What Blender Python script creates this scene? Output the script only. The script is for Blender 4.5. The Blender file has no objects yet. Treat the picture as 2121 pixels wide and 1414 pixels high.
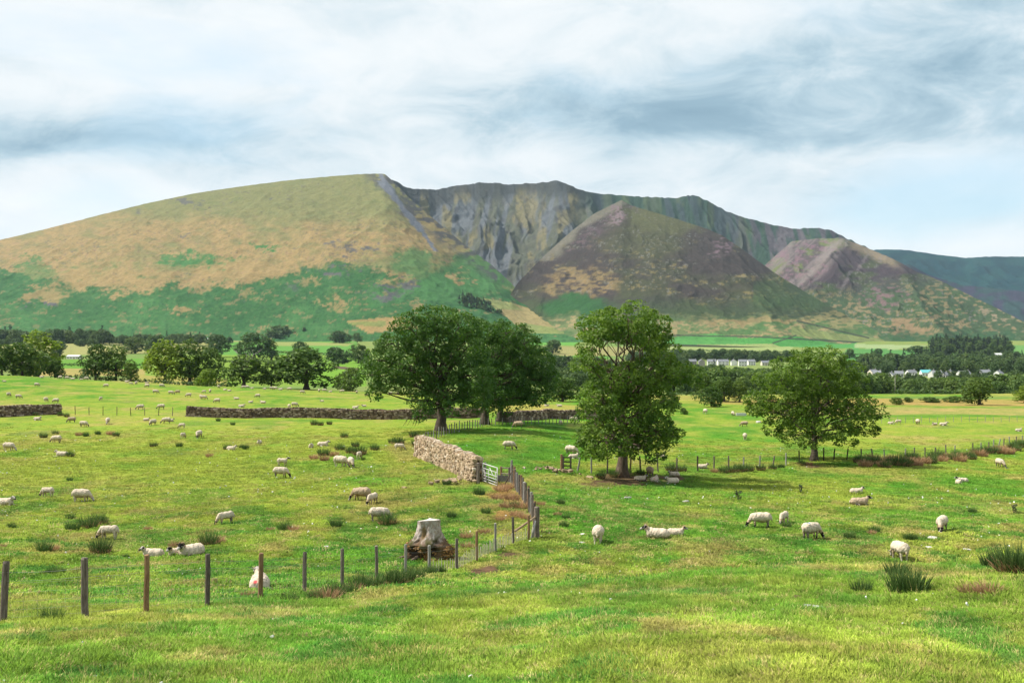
import bpy, bmesh, math, random
import numpy as np
from mathutils import Vector, Matrix

# ---------------------------------------------------------------- camera, sky, sun, exposure
sc = bpy.context.scene
COL = sc.collection
R = math.radians
F, CX, HY = 2121.0, 1060.5, 705.0        # focal length in photo pixels, centre column, eye-level row
CZ = 14.0                                # eye height above the datum
cam_d = bpy.data.cameras.new('camera'); cam = bpy.data.objects.new('camera', cam_d); COL.objects.link(cam)
cam.location = (0, 0, CZ); cam.rotation_euler = (R(90), 0, 0)
cam_d.sensor_width = 36; cam_d.lens = 36.0 * F / 2121.0
cam_d.shift_y = -(707.0 - HY) / 2121.0
cam_d.clip_start = 0.1; cam_d.clip_end = 30000
sc.camera = cam
sc.render.engine = 'CYCLES'
sc.cycles.use_denoising = True
sc.cycles.max_bounces = 6; sc.cycles.diffuse_bounces = 3; sc.cycles.transparent_max_bounces = 8
sc.cycles.volume_bounces = 0
sc.view_settings.view_transform = 'Standard'; sc.view_settings.look = 'None'
sc.view_settings.gamma = 1; sc.view_settings.exposure = 0.95

SUN = Vector((-0.62, 0.10, 0.78)).normalized()      # towards the sun
sun_d = bpy.data.lights.new('sun', 'SUN'); sun = bpy.data.objects.new('sun', sun_d); COL.objects.link(sun)
sun_d.energy = 4.0; sun_d.angle = R(3.0); sun_d.color = (1.0, 0.94, 0.84)
sun.rotation_euler = SUN.to_track_quat('Z', 'Y').to_euler()
sun.location = (-60, 20, 120)

world = bpy.data.worlds.new('World'); sc.world = world; world.use_nodes = True
def build_world():
    nt = world.node_tree; N = nt.nodes; L = nt.links; N.clear()
    out = N.new('ShaderNodeOutputWorld'); bg = N.new('ShaderNodeBackground')
    L.new(bg.outputs[0], out.inputs[0])
    sky = N.new('ShaderNodeTexSky'); sky.sky_type = 'NISHITA'; sky.sun_disc = False
    sky.sun_elevation = math.asin(SUN.z); sky.sun_rotation = math.atan2(SUN.x, SUN.y)
    tc = N.new('ShaderNodeTexCoord')
    D = tc.outputs['Generated']
    def math_(op, a, b=None, c=None, clamp=False):
        n = N.new('ShaderNodeMath'); n.operation = op; n.use_clamp = clamp
        for i, v in enumerate((a, b, c)):
            if v is None: continue
            if isinstance(v, (int, float)): n.inputs[i].default_value = v
            else: L.new(v, n.inputs[i])
        return n.outputs[0]
    def vmul(v, s):
        n = N.new('ShaderNodeVectorMath'); n.operation = 'MULTIPLY'; L.new(v, n.inputs[0]); n.inputs[1].default_value = s
        return n.outputs[0]
    def vadd(v, w):
        n = N.new('ShaderNodeVectorMath'); n.operation = 'ADD'; L.new(v, n.inputs[0])
        if isinstance(w, tuple): n.inputs[1].default_value = w
        else: L.new(w, n.inputs[1])
        return n.outputs[0]
    def noise(v, scale, det=6, rough=0.55, dist=0.0):
        n = N.new('ShaderNodeTexNoise'); n.inputs['Scale'].default_value = scale; n.inputs['Detail'].default_value = det
        n.inputs['Roughness'].default_value = rough; n.inputs['Distortion'].default_value = dist
        L.new(v, n.inputs['Vector']); return n
    def ramp(f, stops):
        n = N.new('ShaderNodeValToRGB'); e = n.color_ramp.elements
        while len(e) < len(stops): e.new(0.5)
        for el, (p, c) in zip(e, stops): el.position = p; el.color = (*c, 1)
        L.new(f, n.inputs[0]); return n.outputs[0]
    def mix(f, a, b, mode='MIX'):
        n = N.new('ShaderNodeMix'); n.data_type = 'RGBA'; n.blend_type = mode
        if isinstance(f, (int, float)): n.inputs[0].default_value = f
        else: L.new(f, n.inputs[0])
        for i, v in ((6, a), (7, b)):
            if isinstance(v, tuple): n.inputs[i].default_value = (*v, 1)
            else: L.new(v, n.inputs[i])
        return n.outputs[2]
    warp = noise(vmul(D, (1, 1, 2.2)), 3.0, 3)
    wv = vmul(vadd(warp.outputs['Color'], (-0.5, -0.5, -0.5)), (0.16, 0.16, 0.07))
    Dw = vadd(D, wv)
    def blob(px, py, sx, sy, hard=1.0):
        d = Vector(((px - CX) / F, 1, (HY - py) / F)).normalized()
        n = N.new('ShaderNodeVectorMath'); n.operation = 'SUBTRACT'; L.new(Dw, n.inputs[0]); n.inputs[1].default_value = d
        m = vmul(n.outputs[0], (F / sx, 2.0, F / sy))
        l = N.new('ShaderNodeVectorMath'); l.operation = 'LENGTH'; L.new(m, l.inputs[0])
        return math_('SUBTRACT', 1.0, math_('SMOOTH_MIN', l.outputs['Value'], 1.0, 0.5), clamp=True)
    stretched = vmul(Dw, (1.0, 1.0, 3.6))
    nA = noise(stretched, 2.2, 8, 0.55, 0.3).outputs['Fac']
    nB = noise(vmul(D, (1.0, 1.0, 2.4)), 9.0, 9, 0.64, 0.6).outputs['Fac']
    g = math_('ADD', math_('MULTIPLY', nA, 0.48), math_('MULTIPLY', nB, 0.62))
    def plus(g, b, k): return math_('ADD', g, math_('MULTIPLY', b, k))
    for (px, py, sx, sy, k) in SKY_BLOBS:
        g = plus(g, blob(px, py, sx, sy), k)
    cloud = ramp(g, [(0.06, (0.125, 0.200, 0.255)), (0.26, (0.175, 0.260, 0.318)), (0.38, (0.262, 0.345, 0.395)), (0.50, (0.385, 0.44, 0.47)), (0.62, (0.462, 0.492, 0.508)), (0.86, (0.525, 0.535, 0.54))])
    # thin breaks where the clear sky shows through
    nC = noise(vadd(stretched, (3.1, 1.7, 0.4)), 3.4, 6, 0.5, 0.2).outputs['Fac']
    cover = math_('ADD', nC, 0.0)
    for (px, py, sx, sy, k) in SKY_GAPS:
        cover = plus(cover, blob(px, py, sx, sy), k)
    gap = N.new('ShaderNodeMapRange'); gap.inputs[1].default_value = 0.55; gap.inputs[2].default_value = 0.85
    gap.inputs[3].default_value = 0.0; gap.inputs[4].default_value = 0.72; L.new(cover, gap.inputs[0])
    skyc = mix(1.0, sky.outputs[0], (0.10, 0.10, 0.10), 'MULTIPLY')
    skyc = mix(0.55, skyc, (0.30, 0.44, 0.50))
    fin = mix(gap.outputs[0], cloud, skyc)
    L.new(fin, bg.inputs['Color']); bg.inputs['Strength'].default_value = 1.0
SKY_BLOBS = [(300, 90, 900, 260, 0.14), (220, 430, 560, 100, 0.12), (1000, 340, 420, 50, 0.14),
             (340, 292, 640, 70, -0.36), (1420, 240, 720, 130, -0.38), (2000, 60, 420, 170, -0.16), (1700, 90, 500, 90, -0.12),
             (2000, 520, 400, 50, 0.16), (1620, 330, 240, 40, 0.10), (1300, 60, 500, 120, 0.10), (1980, 330, 160, 60, 0.10)]
SKY_GAPS = [(2000, 430, 420, 130, 0.42), (2120, 250, 320, 160, 0.18)]
build_world()

# ---------------------------------------------------------------- numpy noise
def _h(ix, iy, seed):
    n = (ix.astype(np.int64) * 374761393 + iy.astype(np.int64) * 668265263 + seed * 974634777) & 0xFFFFFFFF
    n = ((n ^ (n >> 13)) * 1274126177) & 0xFFFFFFFF
    n = n ^ (n >> 16)
    return (n & 0xFFFFFF) / float(0xFFFFFF)
def vnoise(x, y, seed=0):
    x = np.asarray(x, float); y = np.asarray(y, float)
    ix = np.floor(x); iy = np.floor(y); fx = x - ix; fy = y - iy
    fx = fx * fx * fx * (fx * (fx * 6 - 15) + 10); fy = fy * fy * fy * (fy * (fy * 6 - 15) + 10)
    a = _h(ix, iy, seed); b = _h(ix + 1, iy, seed); c = _h(ix, iy + 1, seed); d = _h(ix + 1, iy + 1, seed)
    return (a + (b - a) * fx) + ((c + (d - c) * fx) - (a + (b - a) * fx)) * fy
def fbm(x, y, octv=4, seed=0, gain=0.5):
    s = 0; amp = 1; tot = 0
    for o in range(octv):
        s = s + amp * vnoise(x * 2 ** o + 17.3 * o, y * 2 ** o - 9.1 * o, seed + o); tot += amp; amp *= gain
    return s / tot
def ridged(x, y, octv=4, seed=0):
    s = 0; amp = 1; tot = 0
    for o in range(octv):
        v = 1 - np.abs(2 * vnoise(x * 2 ** o + 5.7 * o, y * 2 ** o + 3.3 * o, seed + o) - 1)
        s = s + amp * v * v; tot += amp; amp *= 0.5
    return s / tot
def sstep(a, b, x):
    t = np.clip((x - a) / (b - a), 0, 1); return t * t * (3 - 2 * t)
def inpoly(px, py, pts):
    ins = np.zeros(px.shape, bool); n = len(pts)
    for i in range(n):
        x1, y1 = pts[i]; x2, y2 = pts[(i + 1) % n]
        if y1 == y2: continue
        c = ((y1 > py) != (y2 > py)) & (px < (x2 - x1) * (py - y1) / (y2 - y1) + x1)
        ins ^= c
    return ins
def ell(px, py, cx, cy, rx, ry):
    return 1 - sstep(0.6, 1.0, np.sqrt(((px - cx) / rx) ** 2 + ((py - cy) / ry) ** 2))
def lay(c, m, rgb):
    m = np.asarray(m, float)[..., None]
    return c * (1 - m) + np.array(rgb) * m

# ---------------------------------------------------------------- object helpers
def tag(o, label=None, cat=None, group=None, kind=None):
    if label: o['label'] = label
    if cat: o['category'] = cat
    if group: o['group'] = group
    if kind: o['kind'] = kind
    return o
def np_mesh(name, V, Fq, smooth=True, col=None):
    """V (n,3) array, Fq (m,k) int array of equal sided faces"""
    V = np.asarray(V, np.float32); Fq = np.asarray(Fq, np.int32)
    me = bpy.data.meshes.new(name); k = Fq.shape[1]; m = len(Fq)
    me.vertices.add(len(V)); me.vertices.foreach_set('co', V.ravel())
    me.loops.add(m * k); me.loops.foreach_set('vertex_index', Fq.ravel())
    me.polygons.add(m); me.polygons.foreach_set('loop_start', np.arange(0, m * k, k, dtype=np.int32))
    me.polygons.foreach_set('use_smooth', np.full(m, smooth))
    me.update(calc_edges=True)
    if col is not None:
        a = me.color_attributes.new('Col', 'FLOAT_COLOR', 'POINT')
        c = np.ones((len(V), 4), np.float32); c[:, :3] = col
        a.data.foreach_set('color', c.ravel())
    return me
def link(name, me, mat=None, parent=None, loc=None):
    o = bpy.data.objects.new(name, me); COL.objects.link(o)
    if mat is not None and me is not None and len(me.materials) == 0: me.materials.append(mat)
    if parent is not None: o.parent = parent
    if loc is not None: o.location = loc
    return o
def empty(name, loc, rz=0.0):
    o = bpy.data.objects.new(name, None); COL.objects.link(o); o.location = loc; o.rotation_euler = (0, 0, rz)
    o.empty_display_size = 0.2
    return o
def grid_faces(nr, nc):
    i = np.arange(nr * nc).reshape(nr, nc)
    return np.stack([i[:-1, :-1], i[:-1, 1:], i[1:, 1:], i[1:, :-1]], -1).reshape(-1, 4)
class MB:
    """collects shapes into one mesh"""
    def __init__(s): s.v = []; s.f = []
    def add(s, vs, fs):
        b = len(s.v); s.v += [tuple(v) for v in vs]; s.f += [tuple(b + i for i in f) for f in fs]; return s
    def tube(s, pts, rads, n=6, cap=True):
        pts = [Vector(p) for p in pts]; b = len(s.v)
        for i, p in enumerate(pts):
            d = (pts[min(i + 1, len(pts) - 1)] - pts[max(i - 1, 0)])
            if d.length < 1e-9: d = Vector((0, 0, 1))
            d.normalize(); ref = Vector((0, 0, 1)) if abs(d.z) < 0.9 else Vector((1, 0, 0))
            u = d.cross(ref).normalized(); w = d.cross(u)
            r = rads[i] if hasattr(rads, '__len__') else rads
            for k in range(n):
                a = 2 * math.pi * k / n; s.v.append(tuple(p + (u * math.cos(a) + w * math.sin(a)) * r))
        for i in range(len(pts) - 1):
            for k in range(n):
                s.f.append((b + i * n + k, b + i * n + (k + 1) % n, b + (i + 1) * n + (k + 1) % n, b + (i + 1) * n + k))
        if cap:
            s.f.append(tuple(b + k for k in range(n))[::-1]); e = b + (len(pts) - 1) * n
            s.f.append(tuple(e + k for k in range(n)))
        return s
    def box(s, c, h, rz=0.0):
        cs, sn = math.cos(rz), math.sin(rz); vs = []
        for dx, dy, dz in ((-1,-1,-1),(1,-1,-1),(1,1,-1),(-1,1,-1),(-1,-1,1),(1,-1,1),(1,1,1),(-1,1,1)):
            x, y = dx * h[0], dy * h[1]; vs.append((c[0] + x * cs - y * sn, c[1] + x * sn + y * cs, c[2] + dz * h[2]))
        return s.add(vs, [(0,3,2,1),(4,5,6,7),(0,1,5,4),(1,2,6,5),(2,3,7,6),(3,0,4,7)])
    def mesh(s, name, smooth=False):
        me = bpy.data.meshes.new(name); me.from_pydata(s.v, [], s.f)
        if smooth: me.polygons.foreach_set('use_smooth', np.full(len(me.polygons), True))
        me.update(); return me
    def build(s, name, mat, parent=None, smooth=False, loc=None):
        return link(name, s.mesh(name, smooth), mat, parent, loc)
ONES = ['', 'first', 'second', 'third', 'fourth', 'fifth', 'sixth', 'seventh', 'eighth', 'ninth', 'tenth', 'eleventh', 'twelfth', 'thirteenth',
        'fourteenth', 'fifteenth', 'sixteenth', 'seventeenth', 'eighteenth', 'nineteenth']
TENS = {2: ('twenty', 'twentieth'), 3: ('thirty', 'thirtieth'), 4: ('forty', 'fortieth'), 5: ('fifty', 'fiftieth'), 6: ('sixty', 'sixtieth'), 7: ('seventy', 'seventieth')}
def nth(n):
    if n < 20: return ONES[n]
    t, o = divmod(n, 10); return TENS[t][1] if o == 0 else TENS[t][0] + '-' + ONES[o]

# ---------------------------------------------------------------- materials
def new_mat(name, rough=0.9, spec=0.15):
    m = bpy.data.materials.new(name); m.use_nodes = True
    b = m.node_tree.nodes['Principled BSDF']; b.inputs['Roughness'].default_value = rough
    b.inputs['Specular IOR Level'].default_value = spec
    return m, m.node_tree, b
def n_noise(nt, scale, det=4, rough=0.55, vec=None, dist=0):
    n = nt.nodes.new('ShaderNodeTexNoise'); n.inputs['Scale'].default_value = scale; n.inputs['Detail'].default_value = det
    n.inputs['Roughness'].default_value = rough; n.inputs['Distortion'].default_value = dist
    if vec is not None: nt.links.new(vec, n.inputs['Vector'])
    return n
def n_ramp(nt, fac, stops):
    n = nt.nodes.new('ShaderNodeValToRGB'); e = n.color_ramp.elements
    while len(e) < len(stops): e.new(0.5)
    for el, (p, c) in zip(e, stops): el.position = p; el.color = (*c, 1) if hasattr(c, '__len__') else (c, c, c, 1)
    nt.links.new(fac, n.inputs[0]); return n.outputs[0]
def n_mix(nt, f, a, b, mode='MIX'):
    n = nt.nodes.new('ShaderNodeMix'); n.data_type = 'RGBA'; n.blend_type = mode
    if isinstance(f, (int, float)): n.inputs[0].default_value = f
    else: nt.links.new(f, n.inputs[0])
    for i, v in ((6, a), (7, b)):
        if isinstance(v, tuple): n.inputs[i].default_value = (*v, 1)
        else: nt.links.new(v, n.inputs[i])
    return n.outputs[2]
def n_bump(nt, b, height, strength, dist):
    n = nt.nodes.new('ShaderNodeBump'); n.inputs['Strength'].default_value = strength; n.inputs['Distance'].default_value = dist
    nt.links.new(height, n.inputs['Height']); nt.links.new(n.outputs[0], b.inputs['Normal']); return n
def n_pos(nt, scale=(1, 1, 1), obj=False):
    if obj: v = nt.nodes.new('ShaderNodeTexCoord').outputs['Object']
    else: v = nt.nodes.new('ShaderNodeNewGeometry').outputs['Position']
    m = nt.nodes.new('ShaderNodeMapping'); m.inputs['Scale'].default_value = scale; nt.links.new(v, m.inputs[0]); return m.outputs[0]
def n_attr(nt, name, kind='GEOMETRY'):
    a = nt.nodes.new('ShaderNodeAttribute'); a.attribute_name = name; a.attribute_type = kind; return a
def noisy_mat(name, stops, scale, rough=0.9, bump=0.3, bdist=0.02, obj=True, vscale=(1, 1, 1), rand=0.0, det=5):
    m, nt, b = new_mat(name, rough); v = n_pos(nt, vscale, obj)
    n = n_noise(nt, scale, det, 0.6, v); c = n_ramp(nt, n.outputs['Fac'], stops)
    if rand:
        oi = nt.nodes.new('ShaderNodeObjectInfo'); rr = n_ramp(nt, oi.outputs['Random'], [(0, 1 - rand), (1, 1 + rand * 0.6)])
        c = n_mix(nt, 1.0, c, rr, 'MULTIPLY')
    nt.links.new(c, b.inputs['Base Color'])
    if bump: n_bump(nt, b, n.outputs['Fac'], bump, bdist)
    return m
def ground_mat():
    m, nt, b = new_mat('pasture', 0.95, 0.05)
    a = n_attr(nt, 'Col'); p = n_pos(nt)
    n1 = n_noise(nt, 0.9, 6, 0.65, p); n2 = n_noise(nt, 5.0, 5, 0.65, p); n3 = n_noise(nt, 0.16, 5, 0.6, p)
    k1 = n_ramp(nt, n1.outputs['Fac'], [(0.3, (0.62, 0.74, 0.6)), (0.5, (1, 1, 1)), (0.72, (1.3, 1.12, 1.25))])
    k2 = n_ramp(nt, n2.outputs['Fac'], [(0.3, (0.55, 0.62, 0.5)), (0.52, (1, 1, 1)), (0.75, (1.35, 1.22, 1.2))])
    k3 = n_ramp(nt, n3.outputs['Fac'], [(0.32, (0.78, 0.96, 0.8)), (0.5, (1, 1, 1)), (0.68, (1.22, 1.03, 1.3))])
    c = n_mix(nt, 1, a.outputs['Color'], k1, 'MULTIPLY'); c = n_mix(nt, 1, c, k2, 'MULTIPLY'); c = n_mix(nt, 1, c, k3, 'MULTIPLY')
    nt.links.new(c, b.inputs['Base Color'])
    n4 = n_noise(nt, 2.5, 8, 0.7, p); n_bump(nt, b, n4.outputs['Fac'], 0.8, 0.25)
    return m
def fell_mat():
    m, nt, b = new_mat('fellside', 0.95, 0.05)
    a = n_attr(nt, 'Col'); p = n_pos(nt, (1, 1, 1))
    n1 = n_noise(nt, 0.02, 8, 0.65, p); n2 = n_noise(nt, 0.12, 6, 0.75, p)
    k1 = n_ramp(nt, n1.outputs['Fac'], [(0.3, (0.84, 0.88, 0.86)), (0.5, (1, 1, 1)), (0.7, (1.14, 1.1, 1.1))])
    k2 = n_ramp(nt, n2.outputs['Fac'], [(0.32, (0.72, 0.74, 0.76)), (0.5, (1, 1, 1)), (0.7, (1.22, 1.2, 1.18))])
    c = n_mix(nt, 1, a.outputs['Color'], k1, 'MULTIPLY'); c = n_mix(nt, 1, c, k2, 'MULTIPLY')
    nt.links.new(c, b.inputs['Base Color'])
    n3 = n_noise(nt, 0.05, 9, 0.7, p); n_bump(nt, b, n3.outputs['Fac'], 0.8, 6.0)
    return m
def leaf_mat(name, lo, hi, transl=0.35):
    m, nt, b = new_mat(name, 0.6, 0.25)
    p = n_pos(nt, obj=True); n = n_noise(nt, 0.9, 3, 0.6, p)
    oi = nt.nodes.new('ShaderNodeObjectInfo')
    c = n_ramp(nt, n.outputs['Fac'], [(0.35, lo), (0.68, hi)])
    rr = n_ramp(nt, oi.outputs['Random'], [(0, (0.75, 0.82, 0.8)), (0.5, (1, 1, 1)), (1, (1.25, 1.12, 0.95))])
    c = n_mix(nt, 1, c, rr, 'MULTIPLY')
    at = n_attr(nt, 'Var'); vv = n_ramp(nt, at.outputs['Fac'], [(0, (0.7, 0.75, 0.7)), (1, (1.35, 1.25, 1.1))])
    c = n_mix(nt, 1, c, vv, 'MULTIPLY')
    nt.links.new(c, b.inputs['Base Color'])
    tr = nt.nodes.new('ShaderNodeBsdfTranslucent'); t2 = n_mix(nt, 1, c, (1.1, 1.25, 0.6), 'MULTIPLY'); nt.links.new(t2, tr.inputs[0])
    mx = nt.nodes.new('ShaderNodeMixShader'); mx.inputs[0].default_value = transl
    nt.links.new(b.outputs[0], mx.inputs[1]); nt.links.new(tr.outputs[0], mx.inputs[2])
    nt.links.new(mx.outputs[0], nt.nodes['Material Output'].inputs[0])
    return m
def col_mat(name, rough=0.9, spec=0.1, scale=30, bump=0.3, bdist=0.01):
    m, nt, b = new_mat(name, rough, spec); a = n_attr(nt, 'Col'); n = n_noise(nt, scale, 4, 0.6, n_pos(nt, obj=True))
    k = n_ramp(nt, n.outputs['Fac'], [(0.3, 0.75), (0.5, 1.0), (0.7, 1.2)])
    nt.links.new(n_mix(nt, 1, a.outputs['Color'], k, 'MULTIPLY'), b.inputs['Base Color'])
    n_bump(nt, b, n.outputs['Fac'], bump, bdist); return m
M = {}
M['ground'] = ground_mat(); M['fell'] = fell_mat()
M['leaf'] = leaf_mat('sycamore_leaf', (0.050, 0.115, 0.018), (0.150, 0.240, 0.040), 0.4)
M['leaf_oak'] = leaf_mat('oak_leaf', (0.036, 0.094, 0.018), (0.105, 0.190, 0.034), 0.35)
M['leaf_light'] = leaf_mat('light_leaf', (0.085, 0.150, 0.018), (0.19, 0.275, 0.038), 0.4)
M['leaf_far'] = leaf_mat('hedgerow_leaf', (0.050, 0.100, 0.020), (0.115, 0.185, 0.034), 0.3)
M['leaf_wood'] = leaf_mat('woodland_leaf', (0.046, 0.092, 0.036), (0.105, 0.165, 0.054), 0.3)
M['leaf_river'] = leaf_mat('riverside_leaf', (0.058, 0.115, 0.032), (0.145, 0.22, 0.052), 0.35)
M['conifer'] = leaf_mat('conifer_needles', (0.012, 0.03, 0.018), (0.028, 0.05, 0.026), 0.05)
M['bark'] = noisy_mat('bark', [(0.3, (0.05, 0.036, 0.026)), (0.55, (0.13, 0.095, 0.07)), (0.8, (0.22, 0.17, 0.13))], 3.0, bump=0.8, bdist=0.05, vscale=(3, 3, 0.7))
M['bark_dark'] = noisy_mat('dark_bark', [(0.3, (0.035, 0.028, 0.022)), (0.7, (0.12, 0.095, 0.07))], 3.0, bump=0.8, bdist=0.05, vscale=(3, 3, 0.7))
M['deadwood'] = noisy_mat('bleached_wood', [(0.3, (0.16, 0.14, 0.12)), (0.7, (0.38, 0.35, 0.31))], 3.0, bump=0.5, bdist=0.02)
M['post'] = noisy_mat('weathered_post', [(0.28, (0.06, 0.048, 0.042)), (0.5, (0.15, 0.12, 0.10)), (0.75, (0.26, 0.22, 0.185))], 9.0, bump=0.7, bdist=0.015, vscale=(4, 4, 0.5), rand=0.25)
M['post_brown'] = noisy_mat('fresh_brown_post', [(0.28, (0.12, 0.066, 0.036)), (0.5, (0.22, 0.13, 0.07)), (0.75, (0.32, 0.21, 0.12))], 9.0, bump=0.7, bdist=0.015, vscale=(4, 4, 0.5))
M['post_pale'] = noisy_mat('silvered_post', [(0.28, (0.16, 0.15, 0.14)), (0.75, (0.36, 0.34, 0.31))], 9.0, bump=0.7, bdist=0.015, vscale=(4, 4, 0.5), rand=0.2)
M['rail'] = noisy_mat('split_rail', [(0.3, (0.22, 0.15, 0.09)), (0.7, (0.38, 0.28, 0.18))], 6.0, bump=0.4, bdist=0.01)
M['stay'] = noisy_mat('pale_stay', [(0.3, (0.30, 0.27, 0.20)), (0.7, (0.52, 0.48, 0.38))], 4.0, bump=0.0)
M['stone'] = noisy_mat('fieldstone', [(0.25, (0.12, 0.085, 0.055)), (0.45, (0.28, 0.205, 0.13)), (0.6, (0.38, 0.29, 0.195)), (0.8, (0.50, 0.42, 0.33))], 3.2, bump=0.6, bdist=0.03, obj=False, rand=0.35)
M['stone_dark'] = noisy_mat('dark_fieldstone', [(0.3, (0.06, 0.045, 0.034)), (0.55, (0.13, 0.095, 0.07)), (0.8, (0.26, 0.2, 0.15))], 2.4, bump=0.6, bdist=0.03, obj=False)
M['stone_pale'] = noisy_mat('pale_stone', [(0.3, (0.3, 0.28, 0.25)), (0.7, (0.55, 0.53, 0.5))], 6.0, bump=0.4, bdist=0.01)
mm, nt_, b_ = new_mat('galvanised_steel', 0.45, 0.5); b_.inputs['Metallic'].default_value = 0.0; b_.inputs['Base Color'].default_value = (0.50, 0.53, 0.55, 1)
nn = n_noise(nt_, 12, 4); nt_.links.new(n_ramp(nt_, nn.outputs['Fac'], [(0.3, (0.40, 0.40, 0.39)), (0.7, (0.60, 0.59, 0.58))]), b_.inputs['Base Color']); M['steel'] = mm
mm, nt_, b_ = new_mat('fence_wire', 0.5, 0.4); b_.inputs['Metallic'].default_value = 0.5
nn = n_noise(nt_, 3, 2); nt_.links.new(n_ramp(nt_, nn.outputs['Fac'], [(0.3, (0.2, 0.19, 0.17)), (0.7, (0.36, 0.35, 0.33))]), b_.inputs['Base Color']); M['wire'] = mm
M['soil'] = noisy_mat('soil', [(0.3, (0.045, 0.026, 0.016)), (0.7, (0.12, 0.072, 0.045))], 9.0, bump=0.9, bdist=0.03)
M['fleece'] = col_mat('fleece', 0.95, 0.05, 14, 0.6, 0.03)
M['painted'] = col_mat('mottled', 0.9, 0.1, 9, 0.6, 0.03)
M['ivy'] = leaf_mat('dead_ivy_leaf', (0.13, 0.075, 0.03), (0.33, 0.21, 0.10), 0.2)
# ---------------------------------------------------------------- the lie of the land
GY = np.array([0, 6, 11, 16, 20, 25, 31, 37, 45, 60, 80, 100, 130, 150, 190, 230, 260, 300, 400, 600, 900, 1300, 1800, 2500, 3600], float)
GC = np.array([-1100, 0, 400, 800, 1060, 1300, 1700, 2121, 3200], float)
GT = np.array([   # metres below the eye, one row for each column of GC
 [1.7, 2.6, 3.7, 4.6, 5.4, 6.4, 7.5, 8.2, 8.7, 9.2, 9.6, 9.8, 10.0, 10.0, 9.0, 7.4, 6.6, 8.0, 13, 17, 18, 16, 6, 0, 0],
 [1.7, 2.6, 3.7, 4.65, 5.5, 6.5, 7.6, 8.25, 8.7, 9.3, 9.7, 10.0, 10.6, 10.6, 9.9, 8.9, 8.6, 10.2, 15, 18, 19, 17, 6, 0, 0],
 [1.7, 2.6, 3.7, 4.6, 5.4, 6.45, 7.6, 8.3, 8.75, 9.3, 9.7, 10.1, 10.8, 11.0, 11.0, 11.2, 11.4, 13.0, 17, 19, 19, 17, 6, 0, 0],
 [1.7, 2.6, 3.7, 4.55, 5.3, 6.3, 7.5, 8.4, 8.9, 9.3, 9.3, 9.7, 11.0, 11.6, 12.2, 13.0, 13.5, 15.0, 18.5, 21, 22, 20, 8, 0, 0],
 [1.7, 2.6, 3.7, 4.5, 5.15, 6.05, 7.5, 8.4, 8.8, 9.1, 9.1, 9.2, 10.2, 11.4, 12.6, 13.4, 14.0, 15.5, 19, 23, 26, 25, 14, 0, 0],
 [1.7, 2.6, 3.65, 4.4, 5.0, 5.85, 7.6, 8.5, 8.9, 9.7, 10.5, 11.0, 11.8, 12.1, 12.6, 13.4, 14.0, 16.0, 20.5, 29, 33, 33, 22, 1, 0],
 [1.7, 2.6, 3.6, 4.3, 4.85, 5.6, 7.6, 8.6, 9.0, 10.0, 10.95, 11.5, 12.0, 12.2, 12.5, 13.2, 13.8, 16.3, 22, 32, 35, 34.5, 25, 2, 0],
 [1.7, 2.55, 3.6, 4.25, 4.75, 5.5, 7.5, 8.6, 9.1, 10.1, 11.1, 11.6, 12.0, 12.2, 12.5, 13.2, 13.8, 16.3, 22, 32, 35, 34, 25, 2, 0],
 [1.7, 2.5, 3.5, 4.2, 4.7, 5.4, 7.2, 8.3, 8.9, 10.0, 11.0, 11.5, 12.0, 12.2, 12.5, 13.0, 13.6, 16.0, 21, 30, 33, 32, 22, 2, 0]], float)
_S = np.linspace(math.log(8), math.log(3608), 420); _U = np.linspace(-1.12, 1.12, 181)
def _table():
    sY = np.exp(_S) - 8; yy = np.log(GY + 8)
    rows = []
    for r in GT:
        # Catmull-Rom in log distance
        m = np.gradient(r, yy); i = np.clip(np.searchsorted(yy, _S) - 1, 0, len(yy) - 2)
        h = yy[i + 1] - yy[i]; t = np.clip((_S - yy[i]) / h, 0, 1)
        rows.append((2*t**3-3*t**2+1) * r[i] + (t**3-2*t**2+t) * h * m[i] + (-2*t**3+3*t**2) * r[i+1] + (t**3-t**2) * h * m[i+1])
    rows = np.array(rows); gu = (GC - CX) / F
    T = np.array([np.interp(_U, gu, rows[:, j]) for j in range(len(_S))]).T
    k = np.exp(-np.linspace(-2, 2, 17) ** 2); k /= k.sum()
    P = np.pad(T, ((8, 8), (0, 0)), 'edge'); T = sum(k[i] * P[i:i + len(_U)] for i in range(17))
    return T
_T = _table()
def ground_h(X, Y, fine=True):
    """height of the ground above the datum at X, Y (numpy)"""
    X = np.asarray(X, float); Y = np.asarray(Y, float)
    u = X / np.maximum(Y, 14); s = np.log(np.clip(Y, 0, 3599) + 8)
    a = np.clip((u + 1.12) / 2.24 * (len(_U) - 1), 0, len(_U) - 1.001); b = np.clip((s - _S[0]) / (_S[-1] - _S[0]) * (len(_S) - 1), 0, len(_S) - 1.001)
    i = a.astype(int); j = b.astype(int); fa = a - i; fb = b - j
    d = (_T[i, j] * (1 - fa) + _T[i + 1, j] * fa) * (1 - fb) + (_T[i, j + 1] * (1 - fa) + _T[i + 1, j + 1] * fa) * fb
    z = CZ - d
    near = 1 - sstep(150, 600, Y)
    z = z + near * ((fbm(X / 14, Y / 14, 3, 5) - 0.5) * 0.55 + (fbm(X / 3.2, Y / 3.2, 2, 9) - 0.5) * 0.16 + (1 - sstep(25, 60, Y)) * (fbm(X / 1.1, Y / 1.1, 3, 19) - .5) * .14) + (1 - near) * (fbm(X / 160, Y / 160, 3, 7) - 0.5) * 5
    return z
def gz(x, y): return float(ground_h(np.array([x]), np.array([y]))[0])
_RY = np.exp(np.linspace(math.log(6), math.log(2600), 6000))
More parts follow.
